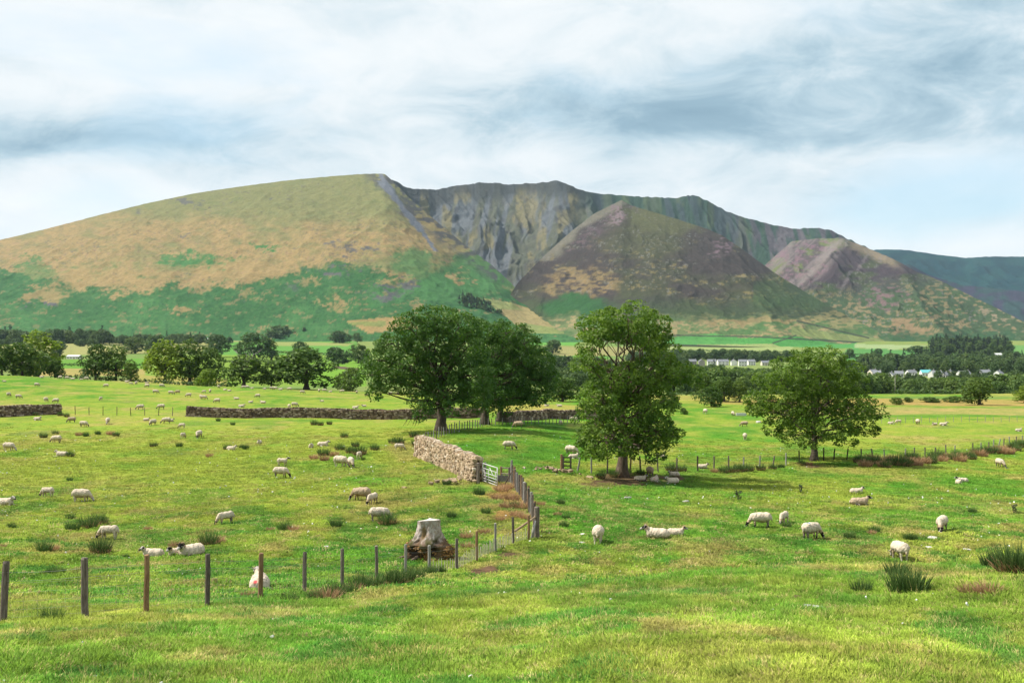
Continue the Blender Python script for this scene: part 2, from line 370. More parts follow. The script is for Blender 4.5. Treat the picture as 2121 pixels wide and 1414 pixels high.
def at(px, py, dmin=0, dmax=1e9):
    """the point of the ground seen at a spot of the photograph"""
    u = (px - CX) / F; z = ground_h(u * _RY, _RY); ray = CZ - (py - HY) / F * _RY
    ok = (ray <= z) & (_RY >= dmin)
    k = int(np.argmax(ok)) if ok.any() else len(_RY) - 1
    y = min(_RY[k], dmax); return Vector((u * y, y, gz(u * y, y)))
def atd(px, d):
    x = (px - CX) / F * d; return Vector((x, d, gz(x, d)))
def to_px(X, Y, Z):
    return CX + F * X / np.maximum(Y, 1), HY - F * (Z - CZ) / np.maximum(Y, 1)

# ---------------------------------------------------------------- ground colours (what grows there)
GREEN = (0.078, 0.205, 0.018); YELLOW = (0.205, 0.265, 0.034); DRY = (0.275, 0.235, 0.075); SOIL = (0.11, 0.066, 0.042)
LUSH = (0.050, 0.160, 0.018)
FIELDS = [  # outline in the photograph, colour of the sward
 ([(0, 716), (210, 700), (520, 702), (520, 722), (250, 734), (0, 738)], (0.235, 0.235, 0.085)),
 ([(110, 745), (320, 742), (330, 772), (110, 775)], (0.10, 0.22, 0.03)),
 ([(60, 762), (330, 765), (330, 778), (60, 779)], (0.27, 0.23, 0.075)),
 ([(300, 735), (700, 735), (700, 800), (300, 800)], (0.15, 0.235, 0.035)),
 ([(270, 775), (470, 785), (470, 800), (270, 795)], (0.25, 0.23, 0.06)),
 ([(450, 708), (740, 706), (740, 735), (450, 735)], (0.09, 0.22, 0.04)),
 ([(560, 707), (735, 710), (720, 716), (560, 716)], (0.20, 0.23, 0.07)),
 ([(640, 740), (760, 740), (760, 800), (640, 800)], (0.13, 0.25, 0.03)),
 ([(690, 757), (745, 763), (745, 768), (690, 762)], (0.10, 0.07, 0.05)),
 ([(1050, 690), (1200, 690), (1200, 715), (1050, 715)], (0.10, 0.25, 0.045)),
 ([(1140, 718), (1320, 718), (1320, 737), (1140, 737)], (0.22, 0.21, 0.08)),
 ([(1140, 737), (1260, 737), (1260, 760), (1140, 760)], (0.09, 0.22, 0.04)),
 ([(1200, 744), (1350, 744), (1350, 765), (1200, 765)], (0.20, 0.23, 0.08)),
 ([(1375, 697), (1480, 693), (1640, 712), (1375, 712)], (0.07, 0.21, 0.055)),
 ([(1480, 690), (1640, 695), (1770, 705), (1620, 716)], (0.085, 0.19, 0.06)),
 ([(1375, 712), (1640, 714), (1640, 738), (1375, 735)], (0.21, 0.26, 0.095)),
 ([(1620, 702), (1770, 704), (1780, 722), (1640, 718)], (0.06, 0.20, 0.05)),
 ([(1770, 712), (1930, 716), (1850, 724), (1770, 720)], (0.22, 0.28, 0.13)),
 ([(1750, 722), (1900, 724), (1900, 755), (1750, 748)], (0.07, 0.19, 0.05)),
 ([(1900, 722), (2000, 724), (2000, 765), (1900, 765)], (0.10, 0.20, 0.05)),
 ([(1375, 735), (1620, 735), (1620, 765), (1375, 762)], (0.16, 0.21, 0.06)),
 ([(2020, 738), (2121, 738), (2121, 770), (2020, 768)], (0.15, 0.22, 0.08)),
 ([(2080, 715), (2200, 715), (2200, 735), (2080, 735)], (0.10, 0.22, 0.06)),
]
def ground_colour(X, Y, Z):
    px, py = to_px(X, Y, Z)
    n1 = fbm(X / 16, Y / 22, 4, 21); n2 = fbm(X / 2.6, Y / 4.2, 5, 33, .62); n3 = fbm(X / 40, Y / 50, 3, 41)
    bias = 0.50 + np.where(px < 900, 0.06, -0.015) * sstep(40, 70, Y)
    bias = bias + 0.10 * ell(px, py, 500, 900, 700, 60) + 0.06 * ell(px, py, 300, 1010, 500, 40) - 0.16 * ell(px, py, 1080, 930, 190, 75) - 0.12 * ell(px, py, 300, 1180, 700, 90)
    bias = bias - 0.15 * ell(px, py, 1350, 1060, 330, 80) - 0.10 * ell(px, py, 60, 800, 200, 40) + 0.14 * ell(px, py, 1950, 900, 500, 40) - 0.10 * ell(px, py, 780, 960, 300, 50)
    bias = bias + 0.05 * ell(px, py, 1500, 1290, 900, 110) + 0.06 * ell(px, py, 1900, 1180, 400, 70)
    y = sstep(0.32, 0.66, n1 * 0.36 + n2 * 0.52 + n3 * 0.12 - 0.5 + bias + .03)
    c = np.ones(X.shape + (3,)) * np.array(GREEN); c = lay(c, y, YELLOW)
    dry = sstep(0.54, 0.74, fbm(X / 6, Y / 9, 5, 77, .6) * 0.5 + n2 * 0.35 + bias * 0.18 + 0.03)
    c = lay(c, dry * 0.65, DRY)
    lush = sstep(0.60, 0.72, fbm(X / 6, Y / 9, 4, 91)); c = lay(c, lush * 0.45, LUSH)
    wx = (fbm(X / 25, Y / 12, 3, 51) - 0.5) * 30; wy = (fbm(X / 25, Y / 25, 3, 52) - 0.5) * 8
    qx, qy = px + wx, py + wy
    # rough tan pasture far right
    tan = ell(qx, qy, 2050, 853, 640, 11) ; c = lay(c, tan * 0.8, (0.30, 0.25, 0.085))
    tan = ell(qx, qy, 1900, 833, 560, 10) ; c = lay(c, tan * 0.9, (0.30, 0.22, 0.07))
    c = lay(c, ell(qx, qy, 1450, 822, 240, 9) * 0.8, (0.26, 0.24, 0.06))
    c = lay(c, ell(qx, qy, 2090, 817, 100, 9) * 0.8, (0.27, 0.27, 0.06))
    c = lay(c, ell(qx, qy, 1960, 862, 170, 5) * 0.7, GREEN)
    c = lay(c, ell(qx, qy, 1120, 845, 120, 10) * 0.8, (0.28, 0.24, 0.06))
    c = lay(c, ell(qx, qy, 1950, 822, 200, 4) * 0.8, (0.10, 0.19, 0.04))
    # bent grass along the old wall and fence line
    c = lay(c, ell(qx, qy, 1045, 1040, 45, 50) * 0.75 * sstep(0.4, 0.55, n2), (0.27, 0.15, 0.06))
    c = lay(c, ell(qx, qy, 925, 985, 60, 22) * 0.5, DRY)
    c = lay(c, ell(qx, qy, 840, 935, 45, 25) * 0.6, DRY)
    # worn earth
    e = fbm(X / 0.7, Y / 1.2, 4, 61) * 0.55
    for (cx, cy, rx, ry, k) in [(1005, 1182, 56, 13, 1.25), (1060, 1150, 32, 10, 1.15), (1125, 1177, 30, 5, .6), (1290, 996, 75, 13, 1.25), (1370, 990, 90, 13, .9),
                                (1130, 1002, 40, 9, .5), (1085, 985, 30, 12, .5), (1240, 998, 60, 9, .6), (1687, 966, 40, 7, .9), (960, 1001, 50, 6, .5), (1015, 1001, 30, 5, .6),
                                (145, 1302, 60, 4, .7), (920, 900, 30, 6, .5), (1660, 1024, 10, 3, .8), (1700, 1028, 9, 2.5, .7), (300, 1300, 12, 4, .9), (408, 1320, 14, 4, .7), (1500, 975, 30, 5, .5), (1440, 982, 70, 5, .6)]:
        r = np.sqrt(((qx - wx * .5 - cx) / rx) ** 2 + ((py - cy) / ry) ** 2)
        c = lay(c, sstep(0.25, 0.6, k - r * 0.75 + (e - 0.27) * 2.2 - 0.1) * 0.95, SOIL)
    # wheel tracks curving up to the gap in the fence
    for off in (0.0, 1.0):
        tp = np.array([(1195, 1010), (1225, 1035), (1275, 1070), (1300, 1100), (1285, 1125), (1235, 1150)], float)
        ty = np.interp(py, tp[:, 1], np.arange(len(tp))); txx = np.interp(py, tp[:, 1], tp[:, 0]) - off * 48 * (py / 1080) ** 2
        w = (1 - sstep(3, 9, np.abs(px - txx + (n2 - .5) * 10))) * ((py > 1008) & (py < 1152))
        c = lay(c, w * 0.45 * (n1 > 0.35), (0.16, 0.15, 0.05))
    far = sstep(265, 300, Y)
    fc = np.ones(X.shape + (3,)) * np.array((0.13, 0.20, 0.05)); fc = lay(fc, sstep(.4, .6, n3), (0.17, 0.21, 0.06))
    for pts, rgb in FIELDS:
        fc = lay(fc, inpoly(px, py, pts), rgb)
    c = c * (1 - far[..., None]) + fc * far[..., None]
    return c

def build_ground():
    Yn = np.concatenate([np.linspace(-60, 5, 16)[:-1], np.exp(np.linspace(math.log(5), math.log(60), 270))[:-1], np.exp(np.linspace(math.log(60), math.log(320), 190))[:-1], np.exp(np.linspace(math.log(320), math.log(3600), 150))])
    U = np.concatenate([np.linspace(-1.1, -0.56, 40)[:-1], np.linspace(-0.56, 0.56, 520), np.linspace(0.56, 1.1, 40)[1:]])
    Yg, Ug = np.meshgrid(Yn, U, indexing='ij'); Xg = Ug * np.maximum(Yg, 14)
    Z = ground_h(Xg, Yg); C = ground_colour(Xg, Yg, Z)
    V = np.stack([Xg, Yg, Z], -1).reshape(-1, 3)
    Fq = grid_faces(len(Yn), len(U))
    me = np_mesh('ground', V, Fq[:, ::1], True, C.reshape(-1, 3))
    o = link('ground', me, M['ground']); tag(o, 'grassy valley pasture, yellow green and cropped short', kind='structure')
build_ground()

# ---------------------------------------------------------------- the fells
TAN = (0.225, 0.165, 0.075); OLIVE = (0.140, 0.142, 0.060); BRACKEN = (0.030, 0.092, 0.030); BRACKEN2 = (0.045, 0.125, 0.040)
SCREE = (0.105, 0.115, 0.135); ROCK = (0.050, 0.050, 0.052); HEATHER = (0.056, 0.046, 0.042); MOOR = (0.060, 0.066, 0.034); PURPLE = (0.135, 0.085, 0.10)
def paint_left(px, py, t):
    n = fbm(px / 60, py / 22, 5, 3); m = fbm(px / 14, py / 7, 4, 4); k = fbm(px / 160, py / 60, 4, 6)
    f = fbm(px / 5, py / 2.6, 4, 111, .62); g2 = fbm(px / 9, py / 4, 4, 112, .62)
    wx = px + (fbm(px / 30, py / 14, 4, 8) - .5) * 70 + (g2 - .5) * 44; wy = py + (fbm(px / 40, py / 20, 4, 9) - .5) * 46 + (f - .5) * 26
    c = np.ones(px.shape + (3,)) * np.array(OLIVE)
    tanband = sstep(430, 475, wy + (px < 350) * 0 - 0.02 * (px - 400)) * (1 - sstep(900, 1060, wx + (600 - py) * .6) * 0.6)
    c = lay(c, tanband * sstep(.30, .55, n * .6 + k * .5), TAN)
    c = lay(c, sstep(.55, .75, m) * .35, (0.10, 0.11, 0.05)); c = lay(c, sstep(.54, .68, f) * .45, (0.125, 0.120, 0.056)); c = lay(c, sstep(.60, .72, g2) * sstep(420, 520, py) * .45, (0.20, 0.130, 0.085))
    c = lay(c, sstep(.60, .70, fbm(px / 26, py / 7, 4, 113)) * .4, (0.105, 0.125, 0.052)); c = lay(c, (f > .70) * sstep(.5, .65, n) * .6, (0.085, 0.078, 0.070))
    low = np.interp(wx, [-600, 0, 120, 250, 330, 420, 540, 700, 800, 860, 1000, 1200], [545, 560, 575, 615, 590, 600, 580, 545, 560, 600, 590, 640])
    br = sstep(-8, 8, wy - low + (m - .5) * 26)
    c = lay(c, br, BRACKEN); c = lay(c, br * sstep(.45, .7, k + (py - 640) * .004), BRACKEN2)
    c = lay(c, br * sstep(.52, .66, f) * .6, (0.022, 0.066, 0.026)); c = lay(c, br * sstep(.56, .68, g2) * .5, (0.062, 0.125, 0.044)); c = lay(c, br * sstep(.63, .70, fbm(px / 18, py / 6, 4, 115)) * sstep(.42, .55, f) * .75, (0.165, 0.140, 0.068))
    for (cx, cy, rx, ry, kk) in [(430, 545, 90, 22, 1), (370, 540, 50, 14, .9), (545, 512, 34, 7, 1), (60, 538, 32, 9, .8), (1000, 560, 110, 50, .9), (860, 540, 60, 40, .8), (930, 590, 130, 40, 1), (200, 560, 60, 12, .6), (310, 575, 30, 14, .6), (90, 560, 60, 16, .6)]:
        c = lay(c, ell(wx, wy, cx, cy, rx, ry) * kk, BRACKEN2)
    for (cx, cy, rx, ry, kk) in [(185, 575, 95, 28, .9), (290, 580, 70, 26, .9), (95, 605, 55, 18, .8), (480, 560, 120, 30, .9), (690, 620, 34, 12, .9), (713, 636, 20, 8, .8), (375, 650, 30, 8, .9), (955, 579, 28, 13, 1),
                                 (640, 590, 20, 7, .7), (810, 580, 50, 12, .8), (850, 640, 20, 10, .7), (540, 683, 18, 6, .8), (600, 680, 16, 5, .8), (880, 470, 60, 40, .5), (510, 612, 22, 6, .6), (70, 618, 40, 6, .6)]:
        c = lay(c, ell(wx, wy, cx, cy, rx, ry) * kk * sstep(.25, .5, m), TAN)
    # crags and scree
    for (cx, cy, rx, ry, kk) in [(690, 566, 48, 20, 1), (795, 604, 48, 18, 1), (840, 588, 44, 14, .9), (90, 625, 36, 9, 1), (740, 515, 40, 12, .9), (720, 498, 30, 10, .8), (390, 420, 40, 14, .8), (290, 445, 20, 8, .6), (575, 408, 9, 4, .9), (500, 620, 20, 6, .5), (600, 605, 40, 7, .5), (640, 565, 20, 6, .5), (370, 493, 10, 4, .8)]:
        c = lay(c, ell(wx, wy, cx, cy, rx, ry) * kk * sstep(.42, .58, m), np.array(ROCK) * 1.5)
    edge = np.interp(py, [360, 430, 480, 530, 575, 620], [800, 868, 935, 1005, 1065, 1110])
    c = lay(c, sstep(-75, -20, px - edge + (n - .5) * 60) * sstep(.38, .54, m) * (py < 585) * .95, np.array(ROCK) * 1.1)
    for x0, y0, x1, y1, w in [(790, 375, 875, 480, 11), (875, 480, 905, 520, 6), (785, 360, 815, 400, 7)]:
        tt = np.clip((py - y0) / (y1 - y0), 0, 1); line = x0 + (x1 - x0) * tt
        c = lay(c, (1 - sstep(w * .5, w, np.abs(px - line + (m - .5) * 14))) * ((py > y0) & (py < y1)), SCREE)
    # intake fields on the lower flank
    for pts, rgb in [([(715, 664), (835, 655), (870, 680), (760, 690), (740, 676)], (0.25, 0.18, 0.075)), ([(720, 668), (800, 664), (800, 676), (735, 674)], (0.16, 0.18, 0.06)),
                     ([(1000, 617), (1065, 628), (1130, 650), (1190, 690), (1090, 690), (1040, 650)], (0.23, 0.19, 0.085)), ([(1000, 617), (1060, 628), (1085, 642), (1030, 640)], (0.17, 0.19, 0.07)),
                     ([(1075, 668), (1190, 684), (1190, 692), (1090, 690)], (0.16, 0.19, 0.065))]:
        c = lay(c, inpoly(px + (m - .5) * 6, py, pts), rgb)
    return c
def paint_back(px, py, t):
    n = fbm(px / 22, py / 50, 5, 13); m = fbm(px / 9, py / 12, 4, 14); k = fbm(px / 70, py / 60, 3, 16)
    wx = px - (py - 380) * .25 * np.sign(px - 1150)
    st = fbm(wx / 14, py / 90, 4, 17)
    c = np.ones(px.shape + (3,)) * np.array((0.070, 0.076, 0.056)); c = lay(c, sstep(.42, .6, st), (0.085, 0.095, 0.105)); c = lay(c, sstep(.52, .66, n) * .8, (0.135, 0.12, 0.062))
    c = lay(c, sstep(.55, .68, m) * .6, np.array(ROCK))
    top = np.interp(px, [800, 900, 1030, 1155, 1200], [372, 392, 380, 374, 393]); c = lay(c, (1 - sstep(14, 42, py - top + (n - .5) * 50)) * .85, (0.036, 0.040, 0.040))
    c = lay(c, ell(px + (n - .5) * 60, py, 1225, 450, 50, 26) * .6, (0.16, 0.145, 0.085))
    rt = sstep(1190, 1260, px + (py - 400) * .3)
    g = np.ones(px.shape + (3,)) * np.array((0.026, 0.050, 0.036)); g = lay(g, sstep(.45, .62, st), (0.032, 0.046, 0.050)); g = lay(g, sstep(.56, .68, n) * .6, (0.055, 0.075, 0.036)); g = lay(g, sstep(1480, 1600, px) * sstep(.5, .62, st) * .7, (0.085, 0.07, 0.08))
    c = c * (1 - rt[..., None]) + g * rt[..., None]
    return c
def paint_pyr(px, py, t):
    n = fbm(px / 45, py / 16, 5, 23); m = fbm(px / 11, py / 3.6, 4, 24); k = fbm(px / 120, py / 60, 3, 26); f = fbm(px / 4, py / 2.2, 3, 28)
    wx = px + (n - .5) * 50; wy = py + (fbm(px / 22, py / 16, 3, 27) - .5) * 26
    c = np.ones(px.shape + (3,)) * np.array((0.052, 0.044, 0.042)); c = lay(c, sstep(.40, .62, k * .6 + n * .4), (0.058, 0.062, 0.036))
    c = lay(c, ell(wx, wy, 1375, 455, 110, 40) * .85, (0.098, 0.102, 0.048)); c = lay(c, ell(wx, wy, 1330, 500, 120, 50) * .4, (0.075, 0.080, 0.042))
    dl = np.interp(py, [417, 470, 527, 582, 640], [1287, 1190, 1132, 1078, 1045]); inw = px - dl    # distance in from the left edge, where a sunlit strip is painted
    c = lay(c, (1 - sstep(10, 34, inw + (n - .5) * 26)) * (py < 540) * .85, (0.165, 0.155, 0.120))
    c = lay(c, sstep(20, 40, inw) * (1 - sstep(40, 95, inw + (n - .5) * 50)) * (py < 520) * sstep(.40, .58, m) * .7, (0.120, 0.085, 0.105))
    c = lay(c, ell(wx, wy, 1280, 438, 24, 26) * sstep(.35, .55, f), (0.17, 0.125, 0.135))
    c = lay(c, sstep(.60, .68, m) * sstep(.44, .56, n) * sstep(470, 560, py) * .8, (0.185, 0.150, 0.068))
    c = lay(c, ell(wx, wy, 1205, 585, 105, 36) * sstep(.38, .56, n * .4 + m * .6) * .9, (0.21, 0.155, 0.075))
    c = lay(c, ell(wx + (py - 500) * .8, wy, 1500, 500, 34, 40) * sstep(.44, .58, m) * .8, (0.150, 0.105, 0.125))
    c = lay(c, sstep(.68, .76, f) * sstep(.4, .6, n) * .7, (0.17, 0.17, 0.165))
    lo = sstep(605, 650, wy + np.maximum(0, px - 1500) * .12); c = lay(c, lo * .65, (0.046, 0.082, 0.032))
    c = lay(c, ell(wx, wy, 1185, 636, 80, 30), BRACKEN); c = lay(c, ell(px, wy, 1640, 610, 150, 40) * (px > 1560) * .5, (0.050, 0.095, 0.036))
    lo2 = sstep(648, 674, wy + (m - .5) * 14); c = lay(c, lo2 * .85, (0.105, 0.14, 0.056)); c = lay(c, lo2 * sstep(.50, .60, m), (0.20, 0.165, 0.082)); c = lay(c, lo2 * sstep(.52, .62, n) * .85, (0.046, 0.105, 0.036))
    c = lay(c, ell(wx, wy, 1745, 662, 95, 22) * sstep(.35, .5, m) * .8, (0.19, 0.17, 0.078)); c = lay(c, ell(wx, wy, 1560, 664, 150, 7) * .7, (0.22, 0.165, 0.08))
    for pts, rgb in [([(1375, 700), (1480, 690), (1600, 712), (1375, 716)], (0.065, 0.20, 0.05)), ([(1480, 702), (1650, 696), (1780, 722), (1640, 724)], (0.055, 0.19, 0.045)), ([(1375, 714), (1600, 712), (1650, 730), (1375, 735)], (0.20, 0.245, 0.09)), ([(1640, 676), (1850, 706), (1850, 716), (1640, 694)], (0.13, 0.16, 0.06))]:
        c = lay(c, inpoly(px, py, pts), rgb)
    c = c * (1 - .24 * (1 - lo2))[..., None]  # heather colours darkened above the foot to stand in for cloud shadow
    for x0, y0, x1, y1 in [(1370, 694, 1560, 697), (1560, 697, 1900, 715), (1650, 664, 1800, 700), (1600, 711, 1650, 694), (1370, 713, 1640, 722)]:
        on = (px > x0) & (px < x1); line = y0 + (y1 - y0) * (px - x0) / (x1 - x0); c = lay(c, on * (1 - sstep(.8, 2.0, np.abs(py - line))), (0.040, 0.050, 0.034))
    return c
def paint_right(px, py, t):
    n = fbm(px / 40, py / 18, 5, 43); m = fbm(px / 10, py / 4, 4, 44); sl = fbm((px + py * 1.1) / 12, (px - py) / 110, 4, 45); f = fbm(px / 4, py / 2.4, 3, 46)
    wx = px + (n - .5) * 40; wy = py + (fbm(px / 22, py / 16, 3, 48) - .5) * 24
    c = np.ones(px.shape + (3,)) * np.array((0.050, 0.040, 0.047)); c = lay(c, sstep(.46, .64, n), (0.050, 0.060, 0.034))
    spur = np.interp(py, [480, 520, 560, 600, 640], [1760, 1728, 1700, 1650, 1610]); left = 1 - sstep(-6, 22, px - spur + (n - .5) * 30)  # flank left of the spur is painted paler, as if sunlit
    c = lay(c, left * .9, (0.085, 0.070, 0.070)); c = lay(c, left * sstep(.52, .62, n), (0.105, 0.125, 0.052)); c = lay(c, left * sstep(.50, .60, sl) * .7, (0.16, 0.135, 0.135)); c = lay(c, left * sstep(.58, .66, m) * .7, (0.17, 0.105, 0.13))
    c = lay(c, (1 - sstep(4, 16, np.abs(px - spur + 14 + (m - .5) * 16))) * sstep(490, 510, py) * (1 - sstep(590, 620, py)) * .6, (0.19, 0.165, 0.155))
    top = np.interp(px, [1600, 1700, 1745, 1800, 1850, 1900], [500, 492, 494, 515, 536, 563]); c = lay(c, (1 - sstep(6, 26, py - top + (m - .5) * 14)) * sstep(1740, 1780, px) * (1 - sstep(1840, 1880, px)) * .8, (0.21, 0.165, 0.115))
    for x0, y0, x1, y1 in [(1800, 525, 1775, 560), (1762, 560, 1738, 610)]: c = lay(c, (1 - sstep(2, 5, np.abs(px - (x0 + (x1 - x0) * (py - y0) / (y1 - y0)) + (m - .5) * 8))) * ((py > y0) & (py < y1)) * .5, (0.15, 0.13, 0.135))
    low = sstep(570, 625, wy + (px - 1800) * .10); c = lay(c, low * .8, (0.046, 0.086, 0.036))
    c = lay(c, low * sstep(.56, .64, m) * .85, (0.195, 0.155, 0.085)); c = lay(c, sstep(.66, .74, f) * sstep(.42, .6, n) * .6, (0.16, 0.15, 0.15))
    c = lay(c, ell(wx, wy, 1885, 675, 46, 26) * sstep(.36, .52, m) * .9, (0.21, 0.15, 0.085)); c = lay(c, ell(wx, wy, 1830, 615, 70, 30) * sstep(.5, .62, m) * .8, (0.125, 0.08, 0.095)); c = lay(c, ell(wx, wy, 2080, 650, 70, 22) * sstep(.48, .6, m) * .8, (0.20, 0.165, 0.11))
    c = lay(c, sstep(680, 698, wy) * .8, (0.032, 0.080, 0.034))
    return c * .85  # whole fell colour darkened, cloud shadow put into the paint
def paint_far(rgb, rgb2):
    def f(px, py, t):
        n = fbm(px / 30, py / 14, 5, 63); c = np.ones(px.shape + (3,)) * np.array(rgb); return lay(c, sstep(.45, .62, n), rgb2)
    return f
def fell(name, label, crest, foot_py, foot_d, ncol, nrow, amp, lam, paint, prof=1.0, seed=0, crag=2.0, stretch=2.5, spurs=(), lump=1.0, smooth=14, fine=10):
    cr = np.array(crest, float); px = np.linspace(cr[0, 0], cr[-1, 0], ncol)
    cpy = np.interp(px, cr[:, 0], cr[:, 1]); cd = np.interp(px, cr[:, 0], cr[:, 2])
    w = max(3, int(ncol / (cr[-1, 0] - cr[0, 0]) * smooth)) | 1; k = np.hanning(w + 2)[1:-1]; k /= k.sum()
    cpy = np.convolve(np.pad(cpy, w // 2, 'edge'), k, 'valid'); cd = np.convolve(np.pad(cd, w // 2, 'edge'), k, 'valid')
    cpy = cpy + (fbm(px / 9, px * 0 + seed, 4, seed) - .5) * crag
    fpy = np.interp(px, *zip(*foot_py)) if isinstance(foot_py, list) else np.full(ncol, foot_py, float)
    fd = np.interp(px, *zip(*foot_d)) if isinstance(foot_d, list) else np.full(ncol, foot_d, float)
    zc = (HY - cpy) / F * cd; zf = (HY - fpy) / F * fd
    t = np.linspace(0, 1, nrow)[:, None]
    d = fd + (cd - fd) * t; z = zf + (zc - zf) * t ** prof
    X = (px - CX) / F * d
    env = np.sin(np.pi * np.clip(t, 0, 1)) ** .7 * np.clip((zc - zf) / 150, 0, 1)
    wob = (fbm(X / (lam * 2), d / (lam * 2), 3, seed + 5) - .5) * lam * 1.2
    rel = (ridged((X + wob) / lam, d / (lam * stretch), 5, seed + 1) - .45) * amp
    rel = rel + (fbm(X / (lam * 3), d / (lam * 3), 4, seed + 2) - .5) * amp * lump
    for (pt, pb, sa, sw) in spurs:
        dist = np.abs(px[None, :] - (pb + (pt - pb) * t) + (fbm(t * 6 + 0 * px, px * 0 + pt + 0 * t, 3, 5) - .5) * sw * .8) / sw
        rel = rel + sa * (np.exp(-dist) - .25)
    rel = rel + (fbm(X / 26, d / 26, 3, seed + 3) - .5) * min(fine, amp * .5)
    z = z + rel * env
    Xb, db, zb = [], [], []
    for dd, dz in ((40, 8), (140, 40), (400, 150), (900, 380)):
        e = cd + dd; db.append(e); Xb.append((px - CX) / F * e); zb.append(np.maximum(zc - dz, -40))
    X = np.vstack([X, Xb]); D = np.vstack([d, db]); Z = np.vstack([z, zb])
    ppx, ppy = CX + F * X / D, HY - F * Z / D
    ppy[nrow:] = ppy[nrow - 1]
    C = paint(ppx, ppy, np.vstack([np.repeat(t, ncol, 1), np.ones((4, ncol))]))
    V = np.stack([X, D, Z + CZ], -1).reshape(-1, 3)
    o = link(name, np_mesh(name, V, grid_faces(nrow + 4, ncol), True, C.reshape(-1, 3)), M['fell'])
    tag(o, label, kind='structure'); FELLS[name] = (ppx[:nrow], ppy[:nrow], np.stack([X, D, Z + CZ], -1)[:nrow])
FELLS = {}
def on_fell(name, px, py):
    a, b, v = FELLS[name]; k = int(np.argmin((a - px) ** 2 + (b - py) ** 2)); return v.reshape(-1, 3)[k]
fell('far_hill', 'distant dark blue fell on the right skyline', [(1500, 560, 7600), (1700, 540, 7500), (1815, 517, 7400), (1870, 517, 7400), (1940, 527, 7400), (2000, 534, 7300), (2060, 531, 7200), (2121, 532, 7200), (2400, 520, 7200), (3000, 560, 7000)], 640, 6000, 360, 60, 90, 260, paint_far((0.006, 0.030, 0.038), (0.010, 0.042, 0.044)), seed=61)  # cloud shadow is put into this darkened blue base colour
fell('far_hill', 'lower purple fell rising at the right edge before the blue skyline', [(1700, 640, 5200), (1820, 580, 5400), (1880, 545, 5600), (1920, 568, 5600), (1990, 590, 5600), (2121, 604, 5400), (2400, 640, 5200), (2800, 690, 5000)], 700, 4600, 300, 50, 40, 160, paint_far((0.030, 0.030, 0.050), (0.022, 0.045, 0.045)), seed=71)
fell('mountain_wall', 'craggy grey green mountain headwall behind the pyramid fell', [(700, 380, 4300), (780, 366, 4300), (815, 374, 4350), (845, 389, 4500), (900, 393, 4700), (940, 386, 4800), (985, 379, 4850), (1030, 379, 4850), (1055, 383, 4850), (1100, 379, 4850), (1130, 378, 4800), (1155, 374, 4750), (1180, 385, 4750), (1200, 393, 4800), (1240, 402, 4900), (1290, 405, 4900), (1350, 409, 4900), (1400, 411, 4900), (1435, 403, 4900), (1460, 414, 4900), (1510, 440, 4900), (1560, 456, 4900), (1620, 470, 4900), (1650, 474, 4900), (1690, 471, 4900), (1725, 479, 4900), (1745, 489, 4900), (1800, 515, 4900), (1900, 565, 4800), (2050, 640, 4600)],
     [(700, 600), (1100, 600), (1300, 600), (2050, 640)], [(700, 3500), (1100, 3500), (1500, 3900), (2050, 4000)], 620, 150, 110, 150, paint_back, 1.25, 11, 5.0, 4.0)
fell('left_fell', 'broad rounded fell with tan grass above green bracken on the left', [(-900, 640, 3600), (-500, 590, 3800), (-200, 540, 3900), (0, 497, 4000), (100, 473, 4000), (200, 447, 4000), (300, 422, 4000), (400, 401, 4000), (500, 386, 4000), (600, 373, 3950), (700, 364, 3900), (760, 360, 3850), (797, 360, 3800), (815, 376, 3720), (850, 412, 3600), (900, 455, 3500), (960, 505, 3400), (1020, 550, 3250), (1062, 590, 3100), (1090, 622, 2950), (1140, 655, 2750), (1200, 692, 2500), (1290, 712, 2350)],
     712, 2230, 900, 200, 16, 120, paint_left, 0.92, 31, 1.2, 2.5, [(797, 900, 12, 90), (500, 760, 26, 90), (200, 330, 18, 120)])
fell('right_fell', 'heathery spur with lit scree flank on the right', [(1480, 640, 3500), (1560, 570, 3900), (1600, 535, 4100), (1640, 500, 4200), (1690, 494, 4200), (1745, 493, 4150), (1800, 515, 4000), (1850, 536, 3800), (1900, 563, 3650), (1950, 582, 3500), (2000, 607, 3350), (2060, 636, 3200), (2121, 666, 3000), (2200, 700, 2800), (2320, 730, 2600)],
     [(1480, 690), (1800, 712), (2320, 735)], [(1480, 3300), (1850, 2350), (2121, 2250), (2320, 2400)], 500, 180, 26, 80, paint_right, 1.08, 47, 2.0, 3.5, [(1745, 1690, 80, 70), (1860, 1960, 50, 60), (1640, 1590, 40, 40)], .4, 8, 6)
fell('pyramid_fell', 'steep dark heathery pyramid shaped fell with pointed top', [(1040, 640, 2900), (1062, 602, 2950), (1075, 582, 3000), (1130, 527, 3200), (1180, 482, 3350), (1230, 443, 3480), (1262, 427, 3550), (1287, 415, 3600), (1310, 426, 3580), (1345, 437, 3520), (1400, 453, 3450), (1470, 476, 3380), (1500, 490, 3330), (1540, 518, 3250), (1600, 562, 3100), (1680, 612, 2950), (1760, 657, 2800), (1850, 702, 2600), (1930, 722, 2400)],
     [(1040, 690), (1200, 712), (1400, 716), (1930, 724)], [(1040, 2800), (1150, 2400), (1350, 2100), (1600, 2120), (1930, 2300)], 520, 180, 14, 60, paint_pyr, 1.12, 57, 1.6, 4.0, [(1287, 1240, 8, 110), (1490, 1640, 30, 70)], .3, 2, 5)
